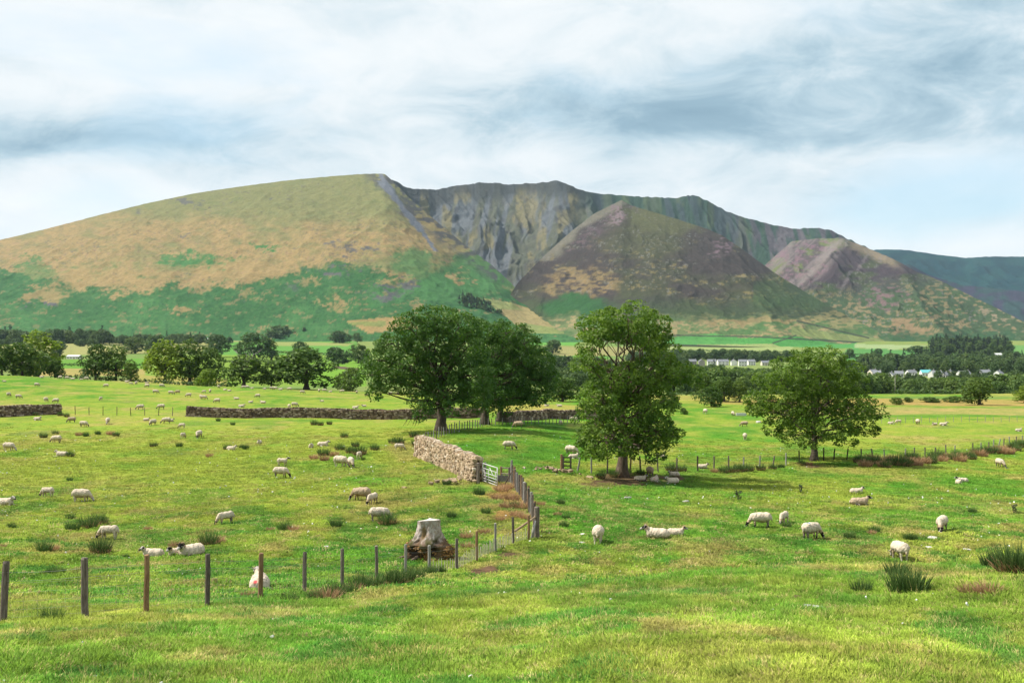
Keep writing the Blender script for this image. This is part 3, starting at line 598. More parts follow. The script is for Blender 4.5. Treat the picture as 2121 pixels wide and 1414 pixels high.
# ---------------------------------------------------------------- trees
def leaf_cloud(rng, centres, radii, outs, per, size, flat=0.72, up=0.45, droop=0.0):
    """rhombic leaf sprays over the outer side of many small clumps"""
    n = len(centres); tot = n * per
    C = np.repeat(centres, per, 0); Rr = np.repeat(radii, per)[:, None]; O = np.repeat(outs, per, 0)
    d = rng.normal(size=(tot, 3)) + O * 0.75 + np.array([0, 0, 0.35]); d /= np.linalg.norm(d, axis=1)[:, None]
    P = C + d * Rr * rng.uniform(0.35, 1.0, (tot, 1)) ** .6 * np.array([1, 1, flat])
    N = d * 0.7 + np.array([0, 0, up]) + rng.normal(size=(tot, 3)) * 0.55; N /= np.linalg.norm(N, axis=1)[:, None]
    A = np.cross(N, rng.normal(size=(tot, 3))); A /= np.linalg.norm(A, axis=1)[:, None]; B = np.cross(N, A)
    s = size * rng.uniform(0.6, 1.3, (tot, 1))
    V = np.stack([P + A * s, P + B * s * 0.55 + N * s * 0.12, P - A * s, P - B * s * 0.55 + N * s * 0.12], 1).reshape(-1, 3)
    var = np.repeat(rng.uniform(0, 1, tot) * 0.55 + np.repeat(rng.uniform(0, 1, n), per) * 0.45, 4)
    return V, np.arange(tot * 4).reshape(-1, 4), var
def crown_mesh(name, rng, blobs, clump, per, leaf, dens=1.0, keep=0.9, flat=0.72):
    cs, rs, os_ = [], [], []
    B = np.array(blobs, float)       # x, y, z, rx, ry, rz
    for b in B:
        area = 4 * math.pi * ((b[3] * b[4]) ** 1.6 / 3 + (b[3] * b[5]) ** 1.6 / 3 + (b[4] * b[5]) ** 1.6 / 3) ** (1 / 1.6)
        k = max(4, int(area / (clump * clump * 2.2) * dens))
        i = np.arange(k) + 0.5; ph = np.arccos(1 - 2 * i / k); th = math.pi * (1 + 5 ** .5) * i + rng.uniform(0, 6.28)
        d = np.stack([np.cos(th) * np.sin(ph), np.sin(th) * np.sin(ph), np.cos(ph)], 1) + rng.normal(size=(k, 3)) * 0.16
        d /= np.linalg.norm(d, axis=1)[:, None]
        p = b[:3] + d * b[3:6] * rng.uniform(0.72, 1.02, (k, 1))
        r = np.sqrt((((p[:, None, :] - B[None, :, :3]) / B[None, :, 3:6]) ** 2).sum(-1))
        buried = (r < 0.62).sum(1) > 0
        ok = (~buried) & (rng.uniform(size=k) < keep)
        cs.append(p[ok]); os_.append(d[ok]); rs.append(clump * rng.uniform(0.65, 1.25, ok.sum()))
    V, Fq, var = leaf_cloud(rng, np.vstack(cs), np.concatenate(rs), np.vstack(os_), per, leaf, flat)
    me = np_mesh(name, V, Fq, False)
    a = me.attributes.new('Var', 'FLOAT', 'POINT'); a.data.foreach_set('value', var.astype(np.float32))
    return me, np.vstack(cs)
def wob_path(rng, a, b, n, w):
    a = Vector(a); b = Vector(b); L = (b - a).length; pts = []
    for i in range(n + 1):
        t = i / n; p = a.lerp(b, t); e = math.sin(math.pi * t) * w * L
        pts.append(p + Vector((rng.normal() * e, rng.normal() * e, rng.normal() * e * .5 + math.sin(math.pi * t) * 0.06 * L)))
    return pts
def trunk_profile(h, r, flare=1.9, n=9, lean=(0, 0), rng=None):
    pts, rr = [], []
    for i in range(n + 1):
        t = i / n; z = h * t
        pts.append((lean[0] * t + (rng.normal() * .04 * r * 3 if rng is not None and 0 < i < n else 0), lean[1] * t, z - (0.25 if i == 0 else 0)))
        rr.append(r * (1 - 0.35 * t) * (1 + (flare - 1) * math.exp(-z / (r * 1.6))))
    return pts, rr
def main_tree(name, label, base, d, blobs_px, trunk_r, seed, clump=0.62, per=54, leaf=0.125, fork=0.42, keep=0.9, mat='leaf', bark='bark', depth=0.8, lean=0.0, twigs=1.0, dens=1.0):
    rng = np.random.default_rng(seed); b = atd(base[0], d); b.z -= 0.05
    s = F / d; root = empty(name, b); tag(root, label, 'tree')
    zoff = (HY - base[1]) / s + CZ - b.z     # lets the crown keep the height it has in the photograph
    half = max(abs(c[0] - base[0]) + c[2] for c in blobs_px) / s
    bl = []
    for (cx, cy, rx, ry) in blobs_px:
        x = (cx - base[0]) / s; z = (base[1] - cy) / s + zoff; rx, ry = max(.5, rx / s - clump * .42), max(.4, ry / s - clump * .42)
        lim = math.sqrt(max(0.05, 1 - min(0.95, abs(x) / half) ** 2)) * half * depth
        rd = min(max(rx, ry), 1.2 * min(rx, ry))
        k = 2 if lim > rd * 0.9 else 1
        for q in range(k):
            y = rng.uniform(-0.25, 0.25) * lim if k == 1 else (-1 if q == 0 else 1) * max(0, lim - rd) * rng.uniform(0.45, 0.95)
            bl.append((x, y, z, rx * (1 if q == 0 else .92), rd, ry * (1 if q == 0 else .92)))
    H = max(q[2] + q[5] for q in bl); me, cl = crown_mesh('crown', rng, bl, clump, per, leaf, dens, keep)
    fz = H * fork
    pts, rr = trunk_profile(fz, trunk_r, lean=(lean, 0), rng=rng)
    link('trunk', MB().tube(pts, rr, 14).mesh('trunk', True), M[bark], root)
    link('crown', me, M[mat], root)
    top = Vector(pts[-1])
    order = sorted(range(len(bl)), key=lambda i: bl[i][2])
    for i in order:
        q = bl[i]; tgt = Vector(q[:3]); hz = min(max(tgt.z * 0.62, fz * 0.55), fz)
        st = Vector(pts[0]).lerp(top, hz / fz); st.z = hz
        if tgt.z > fz * 1.25: st = top
        mb = MB(); L = (tgt - st).length; r0 = trunk_r * (0.30 + 0.10 * min(2.0, q[3] / 1.5)) * .8
        p = wob_path(rng, st, tgt, 6, 0.05); mb.tube(p, [r0 * (1 - .75 * k / 6) for k in range(7)], 7)
        near = cl[(((cl - np.array(q[:3])) / (np.array(q[3:6]) * 1.15)) ** 2).sum(1) < 1]
        m = min(len(near), int(7 * twigs))
        if m:
            for j in rng.choice(len(near), m, replace=False):
                a = p[int(rng.integers(3, 7))]; mb.tube(wob_path(rng, a, near[j], 3, 0.06), [r0 * .28, r0 * .2, r0 * .13, r0 * .06], 5, False)
        mb.build('limb', M[bark], root, True)
    return root
main_tree('sycamore_tree', 'tall narrow tree with dome shaped top standing alone in bare earth by the fence', (1288, 1000), 76,
    [(1290, 662, 62, 34), (1240, 682, 44, 38), (1345, 690, 42, 46), (1300, 690, 60, 26), (1218, 722, 26, 40), (1207, 748, 14, 22), (1370, 735, 26, 44), (1345, 770, 48, 36), (1390, 770, 40, 30), (1428, 782, 30, 24), (1270, 785, 52, 38), (1310, 795, 50, 40),
     (1240, 822, 42, 40), (1300, 850, 62, 44), (1350, 830, 44, 42), (1225, 868, 34, 34), (1250, 905, 46, 40), (1215, 920, 28, 24), (1350, 885, 46, 40), (1382, 895, 24, 26), (1300, 915, 50, 26), (1330, 930, 44, 22), (1245, 932, 34, 18)],
    0.37, 101, fork=0.40, keep=0.88, per=56, dens=1.0)
main_tree('sycamore_tree', 'spreading round tree on a thin straight trunk at the right hand fence', (1687, 962), 95,
    [(1690, 742, 50, 24), (1648, 765, 44, 28), (1735, 768, 42, 28), (1690, 790, 62, 34), (1608, 792, 36, 24), (1760, 796, 30, 24), (1575, 826, 32, 18), (1625, 830, 50, 28), (1690, 835, 60, 36), (1745, 835, 44, 30), (1592, 850, 40, 18), (1565, 845, 20, 12), (1790, 848, 34, 20), (1815, 855, 20, 13),
     (1640, 878, 44, 26), (1700, 882, 44, 24), (1770, 880, 40, 22), (1620, 900, 30, 16), (1655, 910, 30, 15), (1735, 908, 34, 12), (1790, 895, 24, 12)],
    0.29, 202, clump=0.60, per=50, leaf=0.125, fork=0.38, keep=0.86, mat='leaf_light', bark='bark_dark')
main_tree('oak_tree', 'huge spreading tree with low drooping left boughs at the end of the stone wall', (914, 888), 112,
    [(905, 662, 52, 30), (860, 680, 44, 30), (955, 678, 52, 34), (820, 712, 40, 28), (895, 712, 60, 36), (965, 725, 52, 40), (790, 745, 36, 28), (850, 752, 48, 34), (915, 765, 60, 40), (985, 775, 44, 42), (768, 775, 26, 28), (805, 788, 38, 26), (860, 795, 44, 28), (930, 805, 54, 34), (985, 820, 36, 30), (778, 812, 16, 22), (885, 826, 30, 22), (880, 850, 18, 14), (940, 838, 38, 20)],
    0.50, 303, clump=0.80, per=54, leaf=0.155, fork=0.36, keep=0.92, depth=0.75, mat='leaf_oak', bark='bark_dark')
main_tree('oak_tree', 'broad dark tree behind the huge spreading one, its crown reaching furthest right', (1004, 874), 128,
    [(1000, 690, 46, 30), (1050, 690, 46, 28), (1085, 712, 40, 32), (1020, 730, 54, 40), (1080, 750, 46, 40), (1120, 755, 32, 38), (1040, 785, 56, 42), (1100, 795, 44, 36), (1138, 788, 24, 26), (1000, 815, 34, 30), (1060, 822, 50, 26), (1110, 825, 34, 20), (1030, 842, 34, 16)],
    0.46, 404, clump=0.85, per=46, leaf=0.17, fork=0.34, keep=0.94, depth=0.75, mat='leaf_oak', bark='bark_dark')
main_tree('oak_tree', 'dark tree half hidden among the central clump, second trunk from the right', (1036, 868), 138,
    [(1040, 700, 40, 28), (1070, 735, 46, 36), (1030, 760, 46, 40), (1075, 785, 46, 36), (1040, 815, 44, 28), (1085, 822, 32, 20)],
    0.42, 505, clump=0.9, per=36, leaf=0.19, fork=0.34, keep=0.92, depth=0.7, mat='leaf_oak', bark='bark_dark', twigs=.5)

# smaller trees: a few kinds, each copied and sized
def proto_tree(kind, seed, H=10.0, W=9.0, leaf=0.34, clump=0.95, per=16, nb=12, low=0.06):
    rng = np.random.default_rng(seed); bl = []
    for i in range(nb):
        a = rng.uniform(0, 6.28); t = (i + .5) / nb
        z = H * (low + (1 - low) * (0.12 + 0.74 * t)); prof = math.sqrt(max(.06, 1 - ((t - 0.32) / 0.72) ** 2)); rad = W / 2 * prof
        rr = W * rng.uniform(0.17, 0.25); dd = max(0, rad - rr * .8) * rng.uniform(.6, 1.0)
        bl.append((math.cos(a + i * 2.4) * dd, math.sin(a + i * 2.4) * dd, z, rr, rr, rr * rng.uniform(.6, .85)))
    bl.append((0, 0, H * .6, W * .26, W * .26, H * .24)); bl.append((0, 0, H * .86, W * .2, W * .2, H * .13))
    cm, cl = crown_mesh('crown', rng, bl, clump, per, leaf, 0.95, 0.93)
    mb = MB(); pts, rr = trunk_profile(H * .5, H * .032, rng=rng); mb.tube(pts, rr, 8)
    for q in bl[:8]:
        p = wob_path(rng, (0, 0, H * rng.uniform(.2, .45)), q[:3], 3, .05); mb.tube(p, [H * .014, H * .011, H * .007, H * .004], 5, False)
    return mb.mesh('trunk', True), cm, H, W
def proto_conifer(seed, H=14.0, W=5.0):
    rng = np.random.default_rng(seed); cs, rs, os_ = [], [], []
    for i in range(13):
        z = H * (0.12 + 0.86 * i / 13); rad = W / 2 * (1 - i / 13.5) ** .9
        for k in range(max(3, int(9 * (1 - i / 15)))):
            a = rng.uniform(0, 6.28); cs.append((math.cos(a) * rad * .7, math.sin(a) * rad * .7, z - rad * .15)); rs.append(max(.35, rad * .42)); os_.append((math.cos(a), math.sin(a), -.1))
    V, Fq, var = leaf_cloud(rng, np.array(cs), np.array(rs), np.array(os_), 14, 0.42, .6)
    me = np_mesh('crown', V, Fq, False); a = me.attributes.new('Var', 'FLOAT', 'POINT'); a.data.foreach_set('value', var.astype(np.float32))
    return MB().tube([(0, 0, -.2), (0, 0, H * .95)], [H * .02, .03], 7).mesh('trunk', True), me, H, W
PT = {'round': [proto_tree(0, 1), proto_tree(0, 2, 10, 9.5), proto_tree(0, 3, 10, 8.5, nb=13), proto_tree(0, 4, 10, 10.5, nb=12)],
      'low': [proto_tree(0, 5, 6, 9, low=.08), proto_tree(0, 6, 6, 8.5, low=.06)], 'tall': [proto_tree(0, 7, 13, 8, nb=14), proto_tree(0, 8, 13, 8.5, nb=14)],
      'conifer': [proto_conifer(9), proto_conifer(10)]}
for k in PT:
    for q in PT[k]:
        q[0].materials.append(M['bark_dark'])
def small_tree(name, label, px, base_py, top_py, w_px, kind, d, mat='leaf_far', cat='tree', group=None, seed=0):
    g = atd(px, d)
    if d >= 400: g = at(px, base_py, 330); d = g.y
    elif px > 1200: g = at(px, base_py, 120, 300); d = g.y
    s = F / d; w_px = w_px * 1.15
    tm, cm, H, W = PT[kind][seed % len(PT[kind])]
    top = (HY - top_py) / s + CZ; h = max(1.0, top - g.z) ; w = w_px / s
    root = empty(name, g, seed * 1.7); tag(root, label, cat, group)
    for nm, me in (('trunk', tm), ('crown', cm)):
        o = bpy.data.objects.new(nm, me); COL.objects.link(o); o.parent = root
        o.scale = (w / W, w / W, h / H)
        if nm == 'crown':
            if len(me.materials) == 0: me.materials.append(None)
            o.material_slots[0].link = 'OBJECT'; o.material_slots[0].material = M[mat]
    return root
MID = [  # px, base, top, width, kind, distance, leaf, words
 (4, 772, 713, 46, 'round', 285, 'leaf_far', 'olive green tree cut off by the left edge'), (78, 772, 686, 84, 'tall', 330, 'leaf_light', 'tall wind swept light green tree standing above the left group'),
 (46, 774, 716, 92, 'low', 290, 'leaf_far', 'wide dark bushy tree in front of the left group'), (113, 778, 748, 36, 'low', 295, 'leaf_far', 'small round bush at the foot of the left group'),
 (124, 738, 706, 34, 'round', 620, 'leaf_wood', 'bluish round tree beside the white roofed barn'), (198, 788, 713, 58, 'round', 300, 'leaf_far', 'left one of the twin dark trees right of the barn'),
 (240, 789, 717, 58, 'round', 300, 'leaf_far', 'right one of the twin dark trees right of the barn'), (271, 790, 745, 32, 'tall', 295, 'leaf_far', 'slim ragged small tree beside the twin dark trees'),
 (280, 732, 698, 46, 'round', 720, 'leaf_wood', 'rounded tree far behind the slim ragged one'), (325, 732, 694, 54, 'round', 740, 'leaf_wood', 'wide bluish tree behind the big light green trio'),
 (342, 782, 705, 78, 'round', 320, 'leaf_light', 'broad light green tree, left of a big trio'), (393, 786, 704, 68, 'tall', 325, 'leaf_far', 'tall middle tree of the big trio'),
 (437, 786, 720, 52, 'round', 325, 'leaf_far', 'lower right hand tree of the big trio'), (449, 740, 693, 50, 'round', 600, 'leaf_wood', 'dark rounded tree behind the trio to its right'),
 (429, 799, 767, 44, 'low', 275, 'leaf_light', 'low yellowish bush in front of the big trio'), (527, 745, 690, 72, 'round', 560, 'leaf_wood', 'big dark round tree behind the half dead oak'),
 (562, 745, 702, 28, 'tall', 560, 'leaf_far', 'slender tree right of the big dark round one'), (562, 802, 748, 46, 'round', 290, 'leaf_far', 'medium tree between the half dead oak and the broad one'),
 (635, 806, 720, 116, 'round', 290, 'leaf_far', 'very broad dark green tree at the edge of the sheep field'), (622, 752, 708, 42, 'round', 480, 'leaf_wood', 'round topped tree peeping over the very broad one'),
 (697, 754, 722, 54, 'low', 560, 'leaf_wood', 'grey green low tree above the ploughed strip'), (742, 752, 717, 48, 'low', 600, 'leaf_wood', 'greyish tree just left of the central clump'),
 (725, 811, 766, 54, 'low', 285, 'leaf_far', 'dark bushy tree at left foot of the central clump'), (580, 707, 677, 60, 'low', 1450, 'leaf_wood', 'dark distant copse on the left valley slope'),
 (703, 710, 687, 44, 'low', 1400, 'leaf_wood', 'distant round copse under the tan intake field'), (740, 709, 689, 20, 'round', 1400, 'leaf_wood', 'small distant round tree right of the copse'),
 (763, 706, 692, 16, 'round', 1400, 'leaf_wood', 'tiny distant tree beside the small round one'), (630, 707, 676, 22, 'conifer', 1450, 'conifer', 'distant dark conifer right of the dark copse'), (657, 706, 684, 14, 'conifer', 1450, 'conifer', 'small distant conifer further right of the dark copse'),
 (1165, 842, 786, 72, 'low', 225, 'leaf_far', 'dark bushy tree in the gap between central clump and tall tree'), (1205, 800, 760, 60, 'low', 420, 'leaf_light', 'light green tree behind the gap beside the tall tree'),
 (1177, 772, 735, 20, 'conifer', 640, 'conifer', 'single dark conifer left of the tall dome topped tree'), (1145, 732, 706, 36, 'low', 900, 'leaf_wood', 'far grey green tree right of the central clump'),
 (1390, 852, 812, 38, 'round', 215, 'leaf_far', 'small dark tree just right of the tall dome topped tree'), (1416, 858, 846, 16, 'low', 205, 'leaf_far', 'little round bush by the small dark tree'),
 (1473, 842, 804, 44, 'low', 245, 'leaf_far', 'small flat topped tree in the tan pasture'), (1500, 832, 780, 46, 'round', 300, 'leaf_far', 'dark tree on the wood edge behind the flat topped one'),
 (1532, 833, 788, 34, 'tall', 300, 'leaf_far', 'slim dark tree left of the spreading round tree'), (1452, 830, 770, 40, 'round', 310, 'leaf_far', 'dark tree on the wood edge right of the tall one'),
 (1856, 838, 824, 26, 'low', 235, 'leaf_far', 'small wind bent thorn tree right of the spreading tree'), (2029, 838, 782, 68, 'round', 265, 'leaf_far', 'big round green tree standing in the right hand pasture'),
 (2122, 834, 799, 40, 'round', 260, 'leaf_light', 'green tree cut off by the right edge'), (1880, 833, 823, 18, 'low', 300, 'leaf_far', 'small field bush, nearest the thorn tree'), (1925, 833, 823, 40, 'low', 300, 'leaf_far', 'wide low bush in the row before the right wood'),
 (1975, 833, 821, 36, 'low', 300, 'leaf_far', 'low bush touching the big round tree'), (1675, 742, 720, 14, 'round', 1100, 'leaf_wood', 'far tree in the green fields, above left of the village'), (1760, 742, 722, 20, 'round', 1100, 'leaf_wood', 'far dark tree standing alone in the green fields'),
 (1820, 738, 722, 24, 'round', 1250, 'leaf_wood', 'far tree left of the hedge in the green fields'), (1900, 730, 717, 40, 'low', 1350, 'leaf_wood', 'far clump at the end of a hedge under the right fell'),
 (1177, 700, 683, 26, 'low', 1500, 'leaf_wood', 'distant bush at the corner of the tan hillside field'), (1210, 702, 690, 22, 'low', 1450, 'leaf_wood', 'distant round bush beside the bright green field'),
 (190, 708, 700, 10, 'low', 1300, 'leaf_wood', 'tiny lone bush in the pale far field'), (1660, 697, 691, 9, 'low', 2000, 'leaf_wood', 'tiny bush on the intake wall of the pyramid fell'), (725, 671, 661, 10, 'low', 2300, 'leaf_wood', 'tiny bush at the corner of the tan intake field'),
]
for i, (px, b, t, w, k, d, m, words) in enumerate(MID):
    nm = 'bush' if 'bush' in words else ('conifer_tree' if k == 'conifer' else 'field_tree')
    small_tree(nm, words, px, b, t, w, k, d, m, 'bush' if nm == 'bush' else 'tree', None, i)
# the half dead oak: green low crown under bare bleached branches
def dead_oak():
    r = small_tree('oak_tree', 'half dead oak with bare bleached branches sticking out of its top', 505, 802, 736, 86, 'round', 288, 'leaf_far', seed=2)
    rng = np.random.default_rng(5); h = 66 / F * 288
    for k in range(9):
        a = rng.uniform(-1, 1); mb = MB(); s0 = Vector((rng.uniform(-.6, .6), 0, h * .55)); e = Vector((a * 4.6 - 1.0, rng.uniform(-2, 2), h * rng.uniform(.95, 1.25)))
        p = wob_path(rng, s0, e, 5, .07); mb.tube(p, [.14, .12, .10, .07, .05, .02], 6)
        for q in range(3):
            st = p[2 + q]; mb.tube(wob_path(rng, st, st + Vector((rng.uniform(-1.4, 1.4), rng.uniform(-1, 1), rng.uniform(.3, 1.3))), 3, .1), [.05, .04, .03, .012], 5, False)
        mb.build('dead_branch', M['deadwood'], r, True)
dead_oak()
def bare_boughs():
    rng = np.random.default_rng(8); b = atd(880, 109); r = [o for o in bpy.data.objects if o.name == 'oak_tree'][0]
    for k in range(5):   # bare hanging twigs under the drooping bough of the huge tree
        x0 = -1.6 + rng.uniform(-.8, .4); mb = MB(); p = wob_path(rng, (x0, -2.2, 3.4), (x0 - .7 - rng.uniform(0, 1.2), -2.8, .7 + rng.uniform(0, .6)), 5, .06)
        mb.tube(p, [.06, .05, .045, .04, .03, .015], 5)
        for q in (2, 3, 4): mb.tube([p[q], Vector(p[q]) + Vector((rng.uniform(-.5, .3), rng.uniform(-.3, .3), -rng.uniform(.3, .8)))], [.025, .01], 4, False)
        mb.build('bare_branch', M['bark'], r, True)
bare_boughs()

# ---------------------------------------------------------------- instanced stuff (woods, grass)
def scatter(name, label, protos, P, rot, scl, idx, tint=None, cat=None):
    me = bpy.data.meshes.new(name); n = len(P); me.vertices.add(n); me.vertices.foreach_set('co', np.asarray(P, np.float32).ravel())
    a = me.attributes.new('rot', 'FLOAT_VECTOR', 'POINT'); a.data.foreach_set('vector', np.asarray(rot, np.float32).ravel())
    a = me.attributes.new('scl', 'FLOAT_VECTOR', 'POINT'); a.data.foreach_set('vector', np.asarray(scl, np.float32).ravel())
    a = me.attributes.new('idx', 'INT', 'POINT'); a.data.foreach_set('value', np.asarray(idx, np.int32))
    if tint is not None:
        a = me.attributes.new('tint', 'FLOAT_COLOR', 'POINT'); c = np.ones((n, 4), np.float32); c[:, :3] = tint; a.data.foreach_set('color', c.ravel())
    o = link(name, me); tag(o, label, cat, kind='stuff')
    coll = bpy.data.collections.new(name + '_kinds')
    for i, p in enumerate(protos):
        q = bpy.data.objects.new(f'{name}_kind_{i:02d}', p); coll.objects.link(q)
    ng = bpy.data.node_groups.new(name + '_scatter', 'GeometryNodeTree')
    ng.interface.new_socket('Geometry', in_out='INPUT', socket_type='NodeSocketGeometry'); ng.interface.new_socket('Geometry', in_out='OUTPUT', socket_type='NodeSocketGeometry')
    N = ng.nodes; L = ng.links; gi = N.new('NodeGroupInput'); go = N.new('NodeGroupOutput'); ip = N.new('GeometryNodeInstanceOnPoints'); ci = N.new('GeometryNodeCollectionInfo')
    ci.inputs['Collection'].default_value = coll; ci.inputs['Separate Children'].default_value = True; ci.inputs['Reset Children'].default_value = True
    def attr(nm, ty):
        q = N.new('GeometryNodeInputNamedAttribute'); q.data_type = ty; q.inputs['Name'].default_value = nm; return q.outputs['Attribute']
    L.new(gi.outputs[0], ip.inputs['Points']); L.new(ci.outputs[0], ip.inputs['Instance']); ip.inputs['Pick Instance'].default_value = True
    L.new(attr('idx', 'INT'), ip.inputs['Instance Index']); L.new(attr('rot', 'FLOAT_VECTOR'), ip.inputs['Rotation']); L.new(attr('scl', 'FLOAT_VECTOR'), ip.inputs['Scale'])
    L.new(ip.outputs[0], go.inputs[0])
    md = o.modifiers.new('scatter', 'NODES'); md.node_group = ng
    return o
def wood_proto(seed, H=9.0, W=9.0, conifer=False, leaf='leaf_wood'):
    if conifer: _, me, _, _ = proto_conifer(seed, 13, 5)
    else: _, me, _, _ = proto_tree(0, seed, H, W, 0.50, 1.25, 18, 9, 0.04)
    me.materials.clear(); me.materials.append(M['conifer'] if conifer else M[leaf]); return me
RIVERP = [wood_proto(70 + i, 9, 9 + i % 3, leaf='leaf_river') for i in range(5)] + [wood_proto(91, conifer=True)]
WOODP = [wood_proto(80 + i, 9, 9 + i % 3) for i in range(5)] + [wood_proto(90, conifer=True)]
def wood(label, bands, seed, conifer=0.0, kinds=None):
    """bands: (px0, px1, d0, d1, count, hmin, hmax)"""
    rng = np.random.default_rng(seed); P, S, Rt, I = [], [], [], []
    for (x0, x1, d0, d1, n, h0, h1) in bands:
        d = rng.uniform(d0, d1, n); px = rng.uniform(x0, x1, n); X = (px - CX) / F * d; Z = ground_h(X, d) - .3
        h = rng.uniform(h0, h1, n) / 9.0; w = h * rng.uniform(.85, 1.25, n)
        P.append(np.stack([X, d, Z], 1)); S.append(np.stack([w, w, h], 1)); Rt.append(np.stack([0 * w, 0 * w, rng.uniform(0, 6.28, n)], 1))
        I.append(np.where(rng.uniform(size=n) < conifer, 5, rng.integers(0, 5, n)))
    scatter('woodland', label, kinds or WOODP, np.vstack(P), np.vstack(Rt), np.vstack(S), np.concatenate(I))
def fell_wood():
    rng = np.random.default_rng(9); P = []
    while len(P) < 110:
        px, py = rng.uniform(950, 1040), rng.uniform(612, 652)
        if abs(py - (618 + (px - 955) * .34)) < 9 and px < 1012 or abs(py - (640 + (px - 1000) * .2)) < 3: P.append(on_fell('left_fell', px, py))
    n = len(P); h = rng.uniform(.7, 1.3, n); scatter('woodland', 'dark strip of plantation on the flank of the left fell', WOODP, np.array(P) + rng.normal(size=(n, 3)) * np.array([4, 4, 0]), np.stack([0 * h, 0 * h, rng.uniform(0, 6, n)], 1), np.stack([h, h, h], 1), np.where(rng.uniform(size=n) < .7, 5, 1))
fell_wood()
wood('dark belt of woodland along the foot of the left fell', [(-300, 230, 1750, 1950, 190, 14, 26), (230, 480, 1800, 2000, 80, 10, 17), (-300, 200, 1600, 1750, 60, 8, 12)], 1, .15)
wood('woods behind the central trees, far side of the valley', [(1060, 1240, 900, 1200, 60, 9, 14), (1180, 1330, 800, 1000, 40, 8, 13), (1130, 1240, 500, 700, 24, 8, 12), (1290, 1420, 1300, 1500, 50, 10, 16), (1380, 1500, 900, 1100, 34, 8, 11)], 2, .08)
wood('thick leafy wood along the river right of the tall tree', [(1380, 1560, 520, 640, 50, 9, 14), (1540, 1830, 540, 650, 55, 9, 13), (1760, 2260, 560, 650, 95, 7.5, 10.5), (1400, 1720, 700, 820, 60, 9, 13), (2060, 2300, 520, 600, 30, 8, 12)], 3, 0, RIVERP)
wood('wooded village gardens on the right between white houses', [(1560, 2250, 740, 860, 60, 5, 6.5), (1790, 2110, 850, 880, 24, 3, 4.5), (1790, 2110, 905, 960, 26, 5, 9), (1740, 2250, 1060, 1250, 130, 10, 16), (1780, 1920, 1250, 1400, 50, 11, 18), (1990, 2250, 1050, 1300, 60, 11, 18), (1940, 2060, 1300, 1500, 40, 10, 14)], 4, .05)
wood('dark plantation on the slope under the right fell', [(1930, 2090, 1850, 2150, 150, 13, 20), (1900, 2060, 1500, 1700, 50, 10, 15), (2080, 2240, 1500, 1700, 30, 9, 14)], 5, .5)
wood('line of trees behind the row of white cottages', [(1375, 1640, 1490, 1600, 70, 11, 17), (1440, 1600, 1050, 1130, 30, 6, 8)], 6)
# ---------------------------------------------------------------- dry stone walls
def stone_protos(n, seed):
    out = []; rng = random.Random(seed)
    for i in range(n):
        bm = bmesh.new(); bmesh.ops.create_cube(bm, size=1.0)
        bmesh.ops.bevel(bm, geom=bm.edges[:] , offset=0.16, segments=1, affect='EDGES', profile=0.5)
        for v in bm.verts: v.co += Vector((rng.uniform(-.09, .09), rng.uniform(-.09, .09), rng.uniform(-.09, .09)))
        bmesh.ops.triangulate(bm, faces=bm.faces[:])
        me = bpy.data.meshes.new('stone'); bm.to_mesh(me); bm.free(); out.append(me)
    return out
STONES = stone_protos(8, 3)
for s_ in STONES: s_.materials.append(M['stone'])
SV = [np.array([v.co for v in m_.vertices]) for m_ in STONES]; SF = [np.array([p.vertices for p in m_.polygons]) for m_ in STONES]
PALE = [(.36, .27, .18), (.28, .20, .13), (.46, .37, .27), (.22, .155, .10), (.52, .45, .36), (.33, .255, .18)]; DARK = [(.115, .080, .056), (.19, .135, .095), (.085, .060, .044), (.26, .195, .145), (.14, .10, .075), (.34, .27, .21)]
def join_stones(name, items, mat, parent):
    V, Fs, Cs, b = [], [], [], 0; rng = random.Random(len(items))
    for (pi, mtx) in items:
        v = SV[pi] @ mtx[:3, :3].T + mtx[:3, 3]; V.append(v); Fs.append(SF[pi] + b); b += len(v); Cs.append(np.tile(np.array(rng.choice(PALE if mat == M['stone'] else DARK)) * rng.uniform(.75, 1.2), (len(v), 1)))
    o = link(name, np_mesh(name, np.vstack(V), np.vstack(Fs), False, np.vstack(Cs)), M['painted'], parent); tag(o, kind='stuff'); return o
